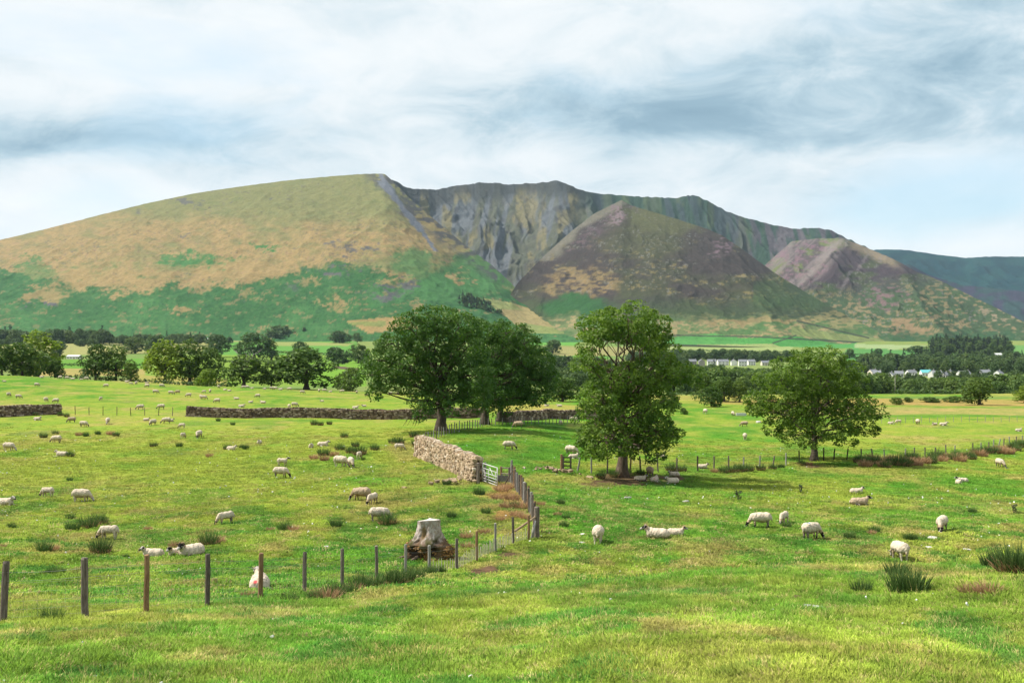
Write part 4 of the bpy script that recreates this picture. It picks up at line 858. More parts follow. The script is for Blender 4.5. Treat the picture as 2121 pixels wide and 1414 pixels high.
def stone_wall(label, pts, height, seed, mat, lsz, hsz, width=0.6, singles=0, near_end=None, collapse=None, face_only=False):
    """pts: ground points along the wall; stones in courses on both faces with a cope"""
    rng = np.random.default_rng(seed); root = empty('stone_wall', pts[0]); tag(root, label, 'stone wall')
    o0 = np.array(pts[0]); P = np.array([list(p) for p in pts]); seg = np.linalg.norm(np.diff(P[:, :2], axis=0), axis=1); cum = np.concatenate([[0], np.cumsum(seg)]); L = cum[-1]
    items = []
    def add(s, off, z, l, w, h, cope=False):
        x = np.interp(s, cum, P[:, 0]); y = np.interp(s, cum, P[:, 1]); e = 0.3
        dx = np.interp(min(L, s + e), cum, P[:, 0]) - np.interp(max(0, s - e), cum, P[:, 0]); dy = np.interp(min(L, s + e), cum, P[:, 1]) - np.interp(max(0, s - e), cum, P[:, 1])
        a = math.atan2(dy, dx) + rng.normal() * .12; nx, ny = -math.sin(a), math.cos(a)
        m = (Matrix.Translation((x + nx * off - o0[0], y + ny * off - o0[1], gz(x, y) + z - o0[2])) @ Matrix.Rotation(a, 4, 'Z') @ Matrix.Rotation(rng.normal() * .10, 4, 'X') @ Matrix.Rotation(rng.normal() * (.25 if cope else .08), 4, 'Y') @ Matrix.Diagonal((l, w, h, 1)))
        items.append((int(rng.integers(0, len(SV))), np.array(m), l * h, y + o0[1] * 0, off))
    hs = lambda s: height * (0.93 + 0.14 * vnoise(np.array([s / 2.3]), np.array([seed]), seed)[0]) * (1 if collapse is None else collapse(s / L))
    for side in (-1, 1):
        z = -0.06; course = 0
        while z < height * 1.1:
            h = hsz * rng.uniform(.8, 1.2) * (1.9 if course == 0 else (1.35 if course == 1 else 1.0)); s = rng.uniform(-.1, .1)
            while s < L:
                l = lsz * rng.uniform(.55, 1.5) * (1.5 if course == 0 else 1.0)
                if z + h * .5 < hs(s): add(s + l / 2, side * (width / 2 * (1 - .35 * z / height)) + rng.normal() * .025, z + h / 2, l * 1.04, .30 * rng.uniform(.8, 1.25), h * 1.08 * rng.uniform(.9, 1.1))
                s += l
            z += h * .92; course += 1
    s = 0
    while s < L:    # upright cope stones
        l = lsz * rng.uniform(.3, .55); add(s + l / 2, 0, hs(s) + .06, l, width * .72, hsz * rng.uniform(1.1, 1.7), True); s += l
    core = MB()     # rubble filling between the faces
    n = max(2, int(L / 1.0)); q = [(np.interp(k / n * L, cum, P[:, 0]), np.interp(k / n * L, cum, P[:, 1]), hs(k / n * L)) for k in range(n + 1)]
    for k in range(n):
        (x0, y0, h0), (x1, y1, h1) = q[k], q[k + 1]; hh = min(h0, h1) * .9; cx, cy = (x0 + x1) / 2, (y0 + y1) / 2
        core.box((cx - o0[0], cy - o0[1], gz(cx, cy) + hh / 2 - .1 - o0[2]), (math.hypot(x1 - x0, y1 - y0) * .5, width * .26, hh / 2), math.atan2(y1 - y0, x1 - x0))
    core.build('rubble_core', M['stone_dark'], root)
    vis = sorted(range(len(items)), key=lambda i: -(items[i][2] / max(1, np.linalg.norm(items[i][1][:2, 3] + o0[:2]))) * (1 if (singles and face_sign * items[i][4] >= -0.01) else 0.001))
    for i in vis[:singles]:
        pi, m, *_ = items[i]; o = bpy.data.objects.new('stone', STONES[pi]); COL.objects.link(o); o.parent = root; o.matrix_local = Matrix(m.tolist())
    join_stones('stonework', [items[i][:2] for i in vis[singles:]], mat, root)
    return root
def line_pts(pxs, n=None):
    """ground points below a run of (px, distance)"""
    a = [Vector(atd(p, d)) for p, d in pxs]; out = []
    for i in range(len(a) - 1):
        k = max(1, int((a[i + 1] - a[i]).length / 1.5))
        for j in range(k):
            q = a[i].lerp(a[i + 1], j / k); q.z = gz(q.x, q.y); out.append(q)
    out.append(a[-1]); return out
face_sign = 1
NEARWALL = [(990, 66.0), (968, 69.0), (940, 72.5), (905, 77.0), (868, 83.0)]
stone_wall('tall brown dry stone wall running back from the metal gate', line_pts(NEARWALL), 1.5, 1, M['stone'], 0.34, 0.155, 0.62, 300)
stone_wall('low dark dry stone wall at the left edge of the field', line_pts([(-260, 138), (0, 143), (60, 146), (125, 148)]), 1.35, 2, M['stone_dark'], 0.34, 0.17, 0.55)
stone_wall('long low dark stone wall crossing the sheep pasture to the big trees', line_pts([(387, 150), (520, 150), (700, 150), (860, 150), (1000, 152)]), 1.28, 3, M['stone_dark'], 0.34, 0.17, 0.55)
stone_wall('stone wall behind the trunks with a tumbled pale end', line_pts([(1046, 138), (1080, 146), (1130, 152), (1195, 156), (1260, 158)]), 1.15, 4, M['stone_dark'], 0.46, 0.22, 0.6)
def pale_heap(label, px, d, n, sx, sy, sz, seed):
    rng = np.random.default_rng(seed); b = atd(px, d); root = empty('stone_heap', b); tag(root, label, 'stone heap')
    for i in range(n):
        x, y = rng.normal() * sx, rng.normal() * sy; s = sz * rng.uniform(.5, 1.3); o = bpy.data.objects.new('stone', STONES[i % 8]); COL.objects.link(o); o.parent = root
        o.location = (x, y, gz(b.x + x, b.y + y) - b.z + s * .2 + max(0, .25 - abs(x) / sx * .12)); o.scale = (s * 1.3, s, s * .6); o.rotation_euler = (rng.normal() * .3, rng.normal() * .3, rng.uniform(0, 6))
pale_heap('flat stones scattered on the ground at the gate end of the stone wall', 955, 65.5, 16, 1.3, .5, .26, 1)
pale_heap('tumbled pale stones and wood scraps between the fence end and the ladder stile', 1140, 74, 26, 1.0, .5, .17, 2)
pale_heap('few pale stones under the ladder stile', 1185, 73.6, 6, .6, .25, .3, 3)

# ---------------------------------------------------------------- fences
def post_mesh(r, h, seed, square=False):
    rng = random.Random(seed); mb = MB(); n = 8
    zs = [-.3, 0, h * .3, h * .65, h * .97, h]; rs = [r * 1.03, r * 1.05, r, r * .98, r * .95, r * .82]
    mb.tube([(rng.uniform(-.006, .006), rng.uniform(-.006, .006), z) for z in zs], [q * rng.uniform(.96, 1.04) for q in rs], n)
    return mb.mesh('post', False)
POSTS = [post_mesh(.055, 1.2, i) for i in range(5)]
def post_at(root, p, h, mat, tilt=(0, 0), r=1.0, k=0, name='post'):
    me = POSTS[k % 5]
    if len(me.materials) == 0: me.materials.append(M['post'])
    o = bpy.data.objects.new(name, me); COL.objects.link(o); o.parent = root; o.location = Vector(p) - root.location
    o.rotation_euler = (tilt[1], tilt[0], k * 1.3); o.scale = (r, r, h / 1.2)
    if mat != 'post': o.material_slots[0].link = 'OBJECT'; o.material_slots[0].material = M[mat]
    return o
def wires(root, pts, heights, r=.0035, name='wire'):
    for h in heights:
        mb = MB(); P = []
        for i in range(len(pts) - 1):
            a, b = Vector(pts[i]), Vector(pts[i + 1])
            for j in range(3):
                t = j / 3; q = a.lerp(b, t); P.append(q + Vector((0, 0, h - .03 * math.sin(math.pi * t))) - root.location)
        P.append(Vector(pts[-1]) + Vector((0, 0, h)) - root.location); mb.tube(P, r, 4); mb.build(name, M['wire'], root)
def netting(root, pts, h, step, r, name, mat, lines=6, jit=0, seed=0, lo=0.05):
    rng = random.Random(seed); mb = MB()
    for i in range(len(pts) - 1):
        a, b = Vector(pts[i]) - root.location, Vector(pts[i + 1]) - root.location; n = max(1, int((b - a).length / step))
        for j in range(n):
            q = a.lerp(b, (j + .5) / n); hh = h * (1 - rng.uniform(0, jit)); q.z = gz(q.x + root.location.x, q.y + root.location.y) - root.location.z
            mb.tube([q + Vector((0, 0, lo + rng.uniform(0, jit * .2))), q + Vector((rng.uniform(-.02, .02), 0, hh))], r, 4, False)
        for k in range(lines):
            z = lo + (h - lo) * (k / max(1, lines - 1)) ** 1.2; mb.tube([a + Vector((0, 0, z)), b + Vector((0, 0, z))], .0016, 4, False)
    return mb.build(name, M[mat], root)
# near fence: (px, distance, height, material, tilt, radius)
NF = [(-150, 18.6, 1.2, 'post', 0, 1), (6, 19.4, 1.22, 'post', .07, 1.2), (176, 19.9, 1.22, 'post', .01, 1.2), (303, 20.8, 1.2, 'post_brown', -.01, 1.05), (430, 22.7, 1.18, 'post', .02, 1.0), (539, 24.7, 1.18, 'post_brown', .02, 1.05), (631, 27.2, 1.18, 'post', .01, 1.0), (709, 30.2, 1.2, 'post', 0, 1.0),
      (781, 33.6, 1.22, 'post', .03, 1.0), (840, 36.8, 1.15, 'post_pale', .01, .95), (889, 37.6, 1.1, 'post_pale', 0, 1.1), (946, 39.0, 1.22, 'post', -.01, 1.1), (987, 41.0, 1.2, 'post_brown', -.01, 1.0), (1026, 43.2, 1.2, 'post_pale', 0, 1.0), (1063, 45.0, 1.2, 'post', -.02, 1.0), (1095, 46.2, 1.15, 'post_brown', 0, 1.0)]
def near_fence():
    pts = [atd(p, d) for p, d, *_ in NF] + [atd(1112, 46.8)]
    root = empty('wire_fence', pts[0]); tag(root, 'weathered post and wire fence crossing the foreground from the left edge', 'fence')
    for k, (p, (px, d, h, m, tl, r)) in enumerate(zip(pts, NF)): post_at(root, p, h, m, (tl, 0), r, k)
    wires(root, pts, (1.02, .86), .0028); netting(root, pts[:10], .8, .22, .0016, 'netting', 'wire', 6)
    netting(root, pts[10:], .60, .16, .013, 'stay_netting', 'stay', 5, .25, 4)
    cp = post_at(root, atd(1112, 46.8), 1.45, 'post', (0, 0), 2.3, 2, 'corner_post')
    mb = MB(); a = atd(1066, 46.0); b = atd(1109, 46.7); mb.tube([a + Vector((0, 0, .45)) - root.location, b + Vector((0, 0, 1.0)) - root.location], [.055, .05], 8); mb.build('brace_rail', M['rail'], root, True)
    mb = MB(); a = atd(1101, 46.4); mb.tube([a + Vector((0, 0, -.1)) - root.location, b + Vector((-.02, -.1, .85)) - root.location], [.075, .06], 8); mb.build('strut', M['post_pale'], root, True)
near_fence()
def side_fence():
    ctrl = [(1112, 47.4), (1104, 51), (1092, 55), (1078, 59.5), (1066, 63), (1058, 65.5)]
    pts = line_pts(ctrl); n = 17; root = empty('post_fence', atd(1110, 47.8)); tag(root, 'close set row of upright posts running back from the corner post to the gate', 'fence')
    cum = [0]
    for a, b in zip(pts[:-1], pts[1:]): cum.append(cum[-1] + (b - a).length)
    X = [np.interp(np.linspace(0.5, cum[-1], n), cum, [p[i] for p in pts]) for i in range(3)]
    rng = random.Random(3); Q = []
    for k in range(n):
        p = Vector((X[0][k], X[1][k], gz(X[0][k], X[1][k]))); Q.append(p); post_at(root, p, 1.25 * rng.uniform(.92, 1.08) * (1.25 if k == n - 1 else 1), ('post_pale', 'post', 'post_brown', 'post')[k % 4], (rng.uniform(-.05, .05), rng.uniform(-.04, .04)), rng.uniform(1.05, 1.45), k)
    wires(root, Q, (1.05, .8, .5), .0035); netting(root, Q, .85, .2, .003, 'netting', 'wire', 5)
    mb = MB(); q = Q[-2] - root.location; mb.tube([q + Vector((-.55, -.2, -.05)), q + Vector((-.05, 0, .85))], [.04, .035], 6); mb.build('strut', M['bark_dark'], root, True)
side_fence()
def hurdle():
    a, b = atd(1038, 66.5), atd(1055, 65.8); root = empty('rail_fence', a); tag(root, 'short two post rail fence beside the metal gate', 'fence')
    post_at(root, a, 1.0, 'post_brown', (0, 0), 1.3, 0); post_at(root, b, 1.02, 'post', (.02, 0), 1.4, 1); c = atd(1030, 66.6)
    for z in (.92, .55): MB().tube([Vector((0, 0, z)), b - a + Vector((0, 0, z + .02))], .045, 6).build('rail', M['post'], root)
    mb = MB(); rng = random.Random(9)
    for k in range(9):
        q = c.lerp(b, (k + .3) / 9) - a; mb.box(q + Vector((0, .06, .22 + rng.uniform(-.04, .05))), (.06, .02, .24), rng.uniform(-.2, .2))
    mb.build('boarding', M['post_pale'], root)
hurdle()
def gate():
    a, b = atd(1000, 66.0), atd(1030, 63.6); a.z = b.z = (a.z + b.z) / 2; v = b - a; L = v.length; root = empty('field_gate', a + Vector((0, 0, .06)), math.atan2(v.y, v.x)); tag(root, 'galvanised metal field gate standing between wall end and rail fence', 'gate')
    def T(p, q, r, nm): MB().tube([p, q], r, 8).build(nm, M['steel'], root, True)
    for x in (0, L): T((x, 0, 0), (x, 0, 1.18), .03, 'stile')
    for z in (.06, .22, .40, .60, .86, 1.15): T((0, 0, z), (L, 0, z), .022 if z < 1.1 else .03, 'rail')
    T((L * .5, 0, 1.0), (L * .28, 0, .60), .02, 'brace'); T((L * .5, 0, 1.0), (L * .76, 0, .5), .02, 'brace'); T((L * .42, 0, .06), (L * .42, 0, .8), .02, 'upright'); T((L * .88, 0, .06), (L * .88, 0, .86), .02, 'upright')
    MB().tube([(L * .12, -.04, .78), (L * .35, -.04, .02)], .045, 6).build('wooden_prop', M['post_pale'], root, True)
    p = atd(990.5, 65.2); g = empty('gate_post', p); tag(g, 'thick wooden gate post against the end of the stone wall', 'post'); post_at(g, p, 1.35, 'post', (.01, 0), 1.7, 3)
    p = atd(1005, 66.6); g = empty('gate_post', p); tag(g, 'grey post behind the left stile of the metal gate', 'post'); post_at(g, p, 1.3, 'post_pale', (0, 0), 1.3, 4)
gate()
def stile():
    p = atd(1173, 75.0); root = empty('ladder_stile', p); tag(root, 'narrow dark wooden ladder stile at the fence end left of the tall tree', 'stile'); q = atd(1163, 74.6)
    post_at(root, q, 1.3, 'post_brown', (0, 0), 1.6, 0)
    for x in (-.22, .32): post_at(root, p + Vector((x, 0, 0)), 1.2, 'post', (-.01, 0), 1.25, 1)
    for z in (.2, .48, .76, 1.08): MB().box((.05, 0, z), (.34, .05, .045)).build('rung', M['bark_dark'], root)
stile()
def far_fence():
    spec = [(1196, 76.0, 1.15, 'post_pale', .18), (1225, 76.5, 1.15, 'post_pale', 0), (1258, 77.5, 1.2, 'post', -.02), (1305, 79.2, 1.2, 'post_brown', -.1), (1327, 79.5, 1.35, 'bark_dark', -.1), (1363, 80.5, 1.4, 'post', -.06), (1402, 81.5, 1.15, 'post', 0), (1445, 83, 1.25, 'bark_dark', 0), (1479, 84.5, 1.2, 'post', 0), (1509, 85.5, 1.15, 'post', 0), (1540, 86.8, .95, 'post_pale', .03),
            (1574, 88.0, 1.1, 'post_pale', .0), (1601, 89.5, 1.05, 'post', -.12), (1628, 91, 1.1, 'post_pale', -.04), (1656, 93, 1.2, 'bark_dark', -.05), (1706, 95, 1.25, 'bark_dark', 0), (1727, 96, 1.15, 'bark_dark', -.12), (1754, 97, 1.1, 'bark_dark', -.12), (1784, 98, 1.0, 'post', -.06), (1809, 98.5, 1.0, 'post', -.2), (1832, 99, .9, 'post_pale', -.15),
            (1875, 100, .95, 'post_pale', -.05), (1894, 101, 1, 'post', 0), (1916, 102, .95, 'post', 0), (1937, 103, .9, 'post', .02), (1959, 104, 1.1, 'post', -.06), (1978, 105, .9, 'post_pale', 0), (2015, 107, .95, 'post', 0), (2032, 108, .9, 'post_pale', 0), (2048, 109, .9, 'post', 0), (2058, 111, 1, 'post_pale', -.08), (2068, 112, 1, 'post_pale', -.2), (2079, 113, .9, 'post', -.1), (2092, 114, 1.05, 'post_pale', -.1), (2105, 116, 1, 'post', 0), (2118, 118, .95, 'post_pale', 0), (2150, 121, 1, 'post', 0), (2190, 125, 1, 'post', 0)]
    pts = [atd(p, d) for p, d, *_ in spec]; root = empty('wire_fence', pts[0]); tag(root, 'crooked post and wire fence passing under the tall tree to the right edge', 'fence')
    for k, (p, (px, d, h, m, tl)) in enumerate(zip(pts, spec)): post_at(root, p, h, m, (tl, 0), 1.15, k)
    wires(root, pts, (.95, .7, .4), .004)
far_fence()
def small_fences():
    for label, px0, px1, d0, d1, n, h, mats in [('short run of low fence posts in the gap between two dark walls', 127, 386, 148, 150, 10, 1.2, ('post', 'bark_dark')), ('row of thin pale stakes beyond the stone wall under the huge tree', 866, 1000, 86, 122, 26, 1.0, ('post_pale', 'post')),
                                                ('line of low stakes curving behind the green hillock to the tumbled wall', 1004, 1190, 124, 140, 26, .95, ('post', 'post_pale')), ('far thin fence across the tan pasture on the right', 1760, 2140, 150, 155, 24, .9, ('post_pale', 'post_pale'))]:
        rng = random.Random(n + px0); pts = [atd(px0 + (px1 - px0) * k / (n - 1), d0 + (d1 - d0) * (k / (n - 1)) ** .8) for k in range(n)]; root = empty('wire_fence', pts[0]); tag(root, label, 'fence')
        for k, p in enumerate(pts): post_at(root, p, h * rng.uniform(.85, 1.1), mats[k % 2], (rng.uniform(-.06, .06), 0), .9 if px0 < 1700 else .55, k)
        wires(root, pts, (.85, .5), .004)
small_fences()

# ---------------------------------------------------------------- the stump
def stump():
    b = at(890, 1176); b = atd(889, 41.5); root = empty('tree_stump', b); tag(root, 'big pale sawn tree stump with mossy roots behind the near fence', 'tree stump')
    nA, nZ = 96, 44; H = 1.62; A = np.linspace(0, 2 * np.pi, nA, endpoint=False)[None, :]; T = np.linspace(0, 1, nZ)[:, None]
    prof = np.interp(T, [0, .08, .25, .42, .55, .72, .9, 1], [.86, .88, .86, .80, .60, .47, .42, .43])
    flare = 1 + .16 * np.cos(5 * A + .6 + T) * (1 - T) ** 1.0 + .09 * np.cos(3 * A + 2.0)
    X = np.cos(A); Y = np.sin(A); lump = (fbm(A / 6.283 * 14 + 40, T * 7 + 2 * np.sin(A), 4, 7) - .5) * .42 * (1 - sstep(.45, .7, T)) + (fbm(np.cos(A) * 9 + 50, T * 5 + np.sin(A) * 9, 3, 8) - .5) * .10
    hole = sum(np.exp(-(((np.angle(np.exp(1j * (A - a0)))) / w) ** 2 + ((T - t0) / v) ** 2)) * dpt for a0, t0, w, v, dpt in [(-2.4, .28, .22, .12, .28), (-1.35, .30, .3, .12, .30), (-1.0, .5, .18, .06, .12), (-1.9, .66, .2, .1, .1), (-2.0, .12, .25, .1, .2)])
    Rr = prof * flare + lump - hole
    Z = H * T + 0 * A + (T > .98) * .05 * np.cos(A + 1)
    V = np.stack([X * Rr, Y * Rr * .9, Z - .08], -1); C = np.ones(V.shape) * np.array((.30, .24, .20)); n = fbm(A * 3 + 20, T * 8 + np.cos(A), 4, 17) + 0 * T; n2 = fbm(A * 9 + 20, T * 20, 3, 18)
    C = lay(C, sstep(.45, .6, n2), (.42, .37, .34)); C = lay(C, sstep(.62, .36, T + (n - .5) * .5), (.13, .080, .045)); C = lay(C, sstep(.5, .62, n) * (1 - sstep(.5, .75, T)), (.075, .070, .028)); C = lay(C, np.clip(hole * 6, 0, 1), (.035, .026, .02)); C = lay(C, ell(A + 0 * T, T + 0 * A, 4.25, .72, .28, .2) * .9, (.17, .11, .045))
    idx = np.arange(nA * nZ).reshape(nZ, nA); Fq = np.stack([idx[:-1], np.roll(idx, -1, 1)[:-1], np.roll(idx, -1, 1)[1:], idx[1:]], -1).reshape(-1, 4)
    link('bark', np_mesh('bark', V.reshape(-1, 3), Fq, True, C.reshape(-1, 3)), M['painted'], root)
    ring = V[-1].copy(); rings = [ring * np.array([k, k, 1]) + np.array([0, 0, (1 - k) * .05 + .004]) for k in (1, .97, .6, .25, .02)]; VT = np.vstack(rings); CT = np.ones((len(VT), 3)) * np.array((.50, .45, .41))
    idx = np.arange(nA * 5).reshape(5, nA); FT = np.stack([idx[:-1], np.roll(idx, -1, 1)[:-1], np.roll(idx, -1, 1)[1:], idx[1:]], -1).reshape(-1, 4)
    link('sawn_top', np_mesh('sawn_top', VT, FT, False, CT), M['painted'], root)
    rng = np.random.default_rng(4); cs = []
    for k in range(150):      # dead ivy and moss matted over the root ball
        a = rng.uniform(0, 6.283); z = rng.uniform(.02, .40) + .16 * math.sin(a * 2 + 1) * rng.uniform(0, 1); z = min(.6, max(.02, z)); j = int(a / 6.283 * nA) % nA; i = int(z * (nZ - 1)); cs.append(V[i, j] + rng.normal(size=3) * .03)
    cs = np.array(cs); LV, LF, lv = leaf_cloud(rng, cs, np.full(len(cs), .12), cs / np.linalg.norm(cs, axis=1)[:, None], 16, .045); me = np_mesh('dead_ivy', LV, LF, False); at_ = me.attributes.new('Var', 'FLOAT', 'POINT'); at_.data.foreach_set('value', lv.astype(np.float32)); link('dead_ivy', me, M['ivy'], root)
    for a, l in [(-2.9, .9), (-2.3, .55), (-.3, .5)]:
        d = Vector((math.cos(a), math.sin(a), 0)); p0 = d * .6 + Vector((0, 0, .16)); p3 = d * (.6 + l) + Vector((0, 0, -.05)); p = wob_path(rng, p0, p3, 5, .05); MB().tube(p, [.09, .085, .07, .06, .04, .02], 8).build('root', M['bark'], root, True)
stump()
# ---------------------------------------------------------------- sheep
WOOL = (0.50, 0.42, 0.325); WOOLD = (0.36, 0.275, 0.19); BLACK = (0.016, 0.014, 0.013); WHITE = (0.62, 0.58, 0.52); LEGD = (0.03, 0.026, 0.024); LEGW = (0.50, 0.44, 0.37)
def cap(bm, a, b, ra, rb, n=10):
    a = Vector(a); b = Vector(b); d = b - a; L = d.length; q = d.to_track_quat('Z', 'Y').to_matrix().to_4x4() if L > 1e-6 else Matrix()
    ret = bmesh.ops.create_uvsphere(bm, u_segments=n, v_segments=8, radius=1.0)
    for v in ret['verts']:
        z = v.co.z; t = .5 + .5 * z; r = ra + (rb - ra) * (0 if z < 0 else 1)
        p = Vector((v.co.x * r, v.co.y * r, z * r + (L if z > 1e-4 else (L * .5 if abs(z) <= 1e-4 else 0))))
        if abs(z) <= 1e-4: p.x = v.co.x * (ra + rb) / 2; p.y = v.co.y * (ra + rb) / 2
        v.co = (Matrix.Translation(a) @ q) @ p
def elli(bm, c, r, rot=None):
    ret = bmesh.ops.create_uvsphere(bm, u_segments=14, v_segments=10, radius=1.0)
    m = Matrix.Translation(c) @ (rot or Matrix()) @ Matrix.Diagonal((*r, 1))
    for v in ret['verts']: v.co = m @ v.co
def sheep_mesh(pose, dark, seed, woolly=1.0, lamb=False, marks=(), tan=False, turn=0.0):
    """one continuous body: primitives fused by a voxel remesh, coloured by the part they come from"""
    bm = bmesh.new(); prim = []     # (kind, point, point, radius)
    def E(k, c, r, ry=0, rz=0): elli(bm, c, r, Matrix.Rotation(rz, 4, 'Z') @ Matrix.Rotation(ry, 4, 'Y')); prim.append((k, np.array(c), np.array(c), max(min(r), sorted(r)[1] * .8), np.array(r)))
    def Cp(k, a, b, ra, rb): cap(bm, a, b, ra, rb); prim.append((k, np.array(a), np.array(b), (ra, rb), None))
    w = woolly; lie = pose.startswith('lie'); leg = .40 if lamb else .36
    if lie:
        E('wool', (0, 0, .24), (.50, .30 * w, .26)); E('wool', (-.30, .02, .25), (.27, .29 * w, .25)); E('wool', (.28, 0, .27), (.25, .26 * w, .25))
        Cp('leg', (.35, .14, .07), (.66, .17, .05), .06, .04); Cp('leg', (.32, -.18, .07), (.52, -.26, .05), .06, .045); Cp('leg', (-.25, -.24, .10), (-.02, -.36, .05), .08, .04); Cp('leg', (-.02, -.36, .05), (-.22, -.38, .04), .04, .032)
        c, s_ = math.cos(turn), math.sin(turn); nb = Vector((.40, 0, .36)); hd = nb + Vector((.17 * c, .17 * s_, .19))
        Cp('wool', nb, hd, .15, .10); f = Vector((c, s_, -.45)).normalized()
    else:
        bz = leg + .24; E('wool', (0, 0, bz), (.50, .24 * w, .245 * (w * .5 + .5))); E('wool', (-.30, 0, bz + .015), (.25, .235 * w, .25)); E('wool', (.28, 0, bz - .01), (.24, .225 * w, .24))
        if w > 1.02: E('wool', (-.05, 0, bz - .10), (.42, .20, .20))
        sp = .05
        for x, y, o in ((.33, .12, .04), (.29, -.12, -.05), (-.34, .12, -.07), (-.38, -.12, .05)):
            k = Vector((x + o * .3, y, leg * .55)); Cp('leg' if x > 0 else 'leg', (x, y, bz - .10), k, .085, .045); Cp('leg', k, (x + o, y, .03), .042, .034); prim[-2] = (('thigh' if x < 0 else 'wool'),) + prim[-2][1:]
        if pose == 'graze':
            nb = Vector((.42, 0, bz + .05)); hd = Vector((.68 + .02 * math.cos(turn), .14 * math.sin(turn), .27 if not lamb else .25)); Cp('wool', nb, hd, .155, .09); f = Vector((.42 * math.cos(turn), .3 * math.sin(turn), -.9)).normalized()
        else:
            nb = Vector((.40, 0, bz + .08)); hd = Vector((.60, .05 * math.sin(turn), bz + .30)); Cp('wool', nb, hd, .13, .085); f = Vector((math.cos(turn), math.sin(turn), -.35)).normalized()
    hl = .22 if not lamb else .19
    Cp('head', hd, hd + f * hl, .092, .060); Cp('muzzle', hd + f * hl * .9, hd + f * (hl + .03), .056, .050)
    side = f.cross(Vector((0, 0, 1)));
    if side.length < .2: side = Vector((0, 1, 0))
    side.normalize()
    for q in (-1, 1): Cp('ear', hd + side * q * .07 + Vector((0, 0, .02)), hd + side * q * .19 + Vector((0, 0, .05)), .034, .024)
    Cp('wool', (-.52, 0, .34 if lie else leg + .30), (-.58, 0, .16 if lie else leg + .06), .055, .04)
    me = bpy.data.meshes.new('tmp'); bm.to_mesh(me); bm.free(); ob = bpy.data.objects.new('tmp', me); COL.objects.link(ob)
    md = ob.modifiers.new('r', 'REMESH'); md.mode = 'VOXEL'; md.voxel_size = .026; sm = ob.modifiers.new('s', 'SMOOTH'); sm.factor = .5; sm.iterations = 3
    dg = bpy.context.evaluated_depsgraph_get(); ev = ob.evaluated_get(dg); out = bpy.data.meshes.new_from_object(ev); out.name = 'sheep'
    bpy.data.objects.remove(ob); bpy.data.meshes.remove(me)
    V = np.empty(len(out.vertices) * 3, np.float32); out.vertices.foreach_get('co', V); V = V.reshape(-1, 3).astype(float)
    best = np.full(len(V), 1e9); kind = np.zeros(len(V), int); names = ['wool', 'leg', 'thigh', 'head', 'muzzle', 'ear']
    for k, a, b, r, rr in prim:
        if rr is not None: d = (np.linalg.norm((V - a) / rr, axis=1) - 1) * min(rr)
        else:
            ab = b - a; t = np.clip(((V - a) @ ab) / max(1e-9, ab @ ab), 0, 1); d = np.linalg.norm(V - (a + t[:, None] * ab), axis=1) - (r[0] + (r[1] - r[0]) * t)
        u = d < best + (0.02 if k in ('head', 'muzzle', 'ear') else (0.004 if k == 'leg' else 0)); best[u] = d[u]; kind[u] = names.index(k)
    nz = fbm(V[:, 0] * 13 + V[:, 2] * 7, V[:, 1] * 13 + V[:, 2] * 9, 3, seed)
    cols = np.array([WOOLD if tan else WOOL, LEGD if dark else LEGW, WOOL if not dark else (.20, .16, .13), BLACK if dark else (.46, .41, .36), (.40, .37, .33) if dark else (.08, .07, .06), BLACK if dark or lamb else (.3, .26, .23)])
    C = cols[kind]; wl = kind == 0
    C[wl] *= (0.80 + 0.45 * nz[wl])[:, None]
    low = wl & (V[:, 2] < (.14 if lie else leg + .10)); C[low] *= np.array((.80, .72, .62))     # low wool darker and browner
    if lamb and not dark:
        pt = (kind == 3) & (nz > .52); C[pt] = BLACK; pt = (kind == 1) & (nz > .58); C[pt] = BLACK
    if dark:
        pt = (kind == 3) & (nz > .66); C[pt] = (.35, .32, .29); pt = (kind == 1) & (nz > .62); C[pt] = (.3, .27, .24)
    for (mx, my, mz, mr, rgb) in marks:
        g = sstep(mr, mr * .5, np.linalg.norm(V - np.array((mx, my, mz)), axis=1)) * wl; C = lay(C, g * .85, rgb)
    N = np.empty(len(V) * 3, np.float32); out.vertices.foreach_get('normal', N); N = N.reshape(-1, 3); V = V + N * ((nz - .5) * .045 * w * wl)[:, None]
    out.vertices.foreach_set('co', V.astype(np.float32).ravel()); ca = out.color_attributes.new('Col', 'FLOAT_COLOR', 'POINT'); c4 = np.ones((len(V), 4), np.float32); c4[:, :3] = C; ca.data.foreach_set('color', c4.ravel())
    out.polygons.foreach_set('use_smooth', np.full(len(out.polygons), True)); out.update(); out.materials.clear(); out.materials.append(M['fleece']); return out
RED = (.55, .04, .06); BLUE = (.02, .22, .42)
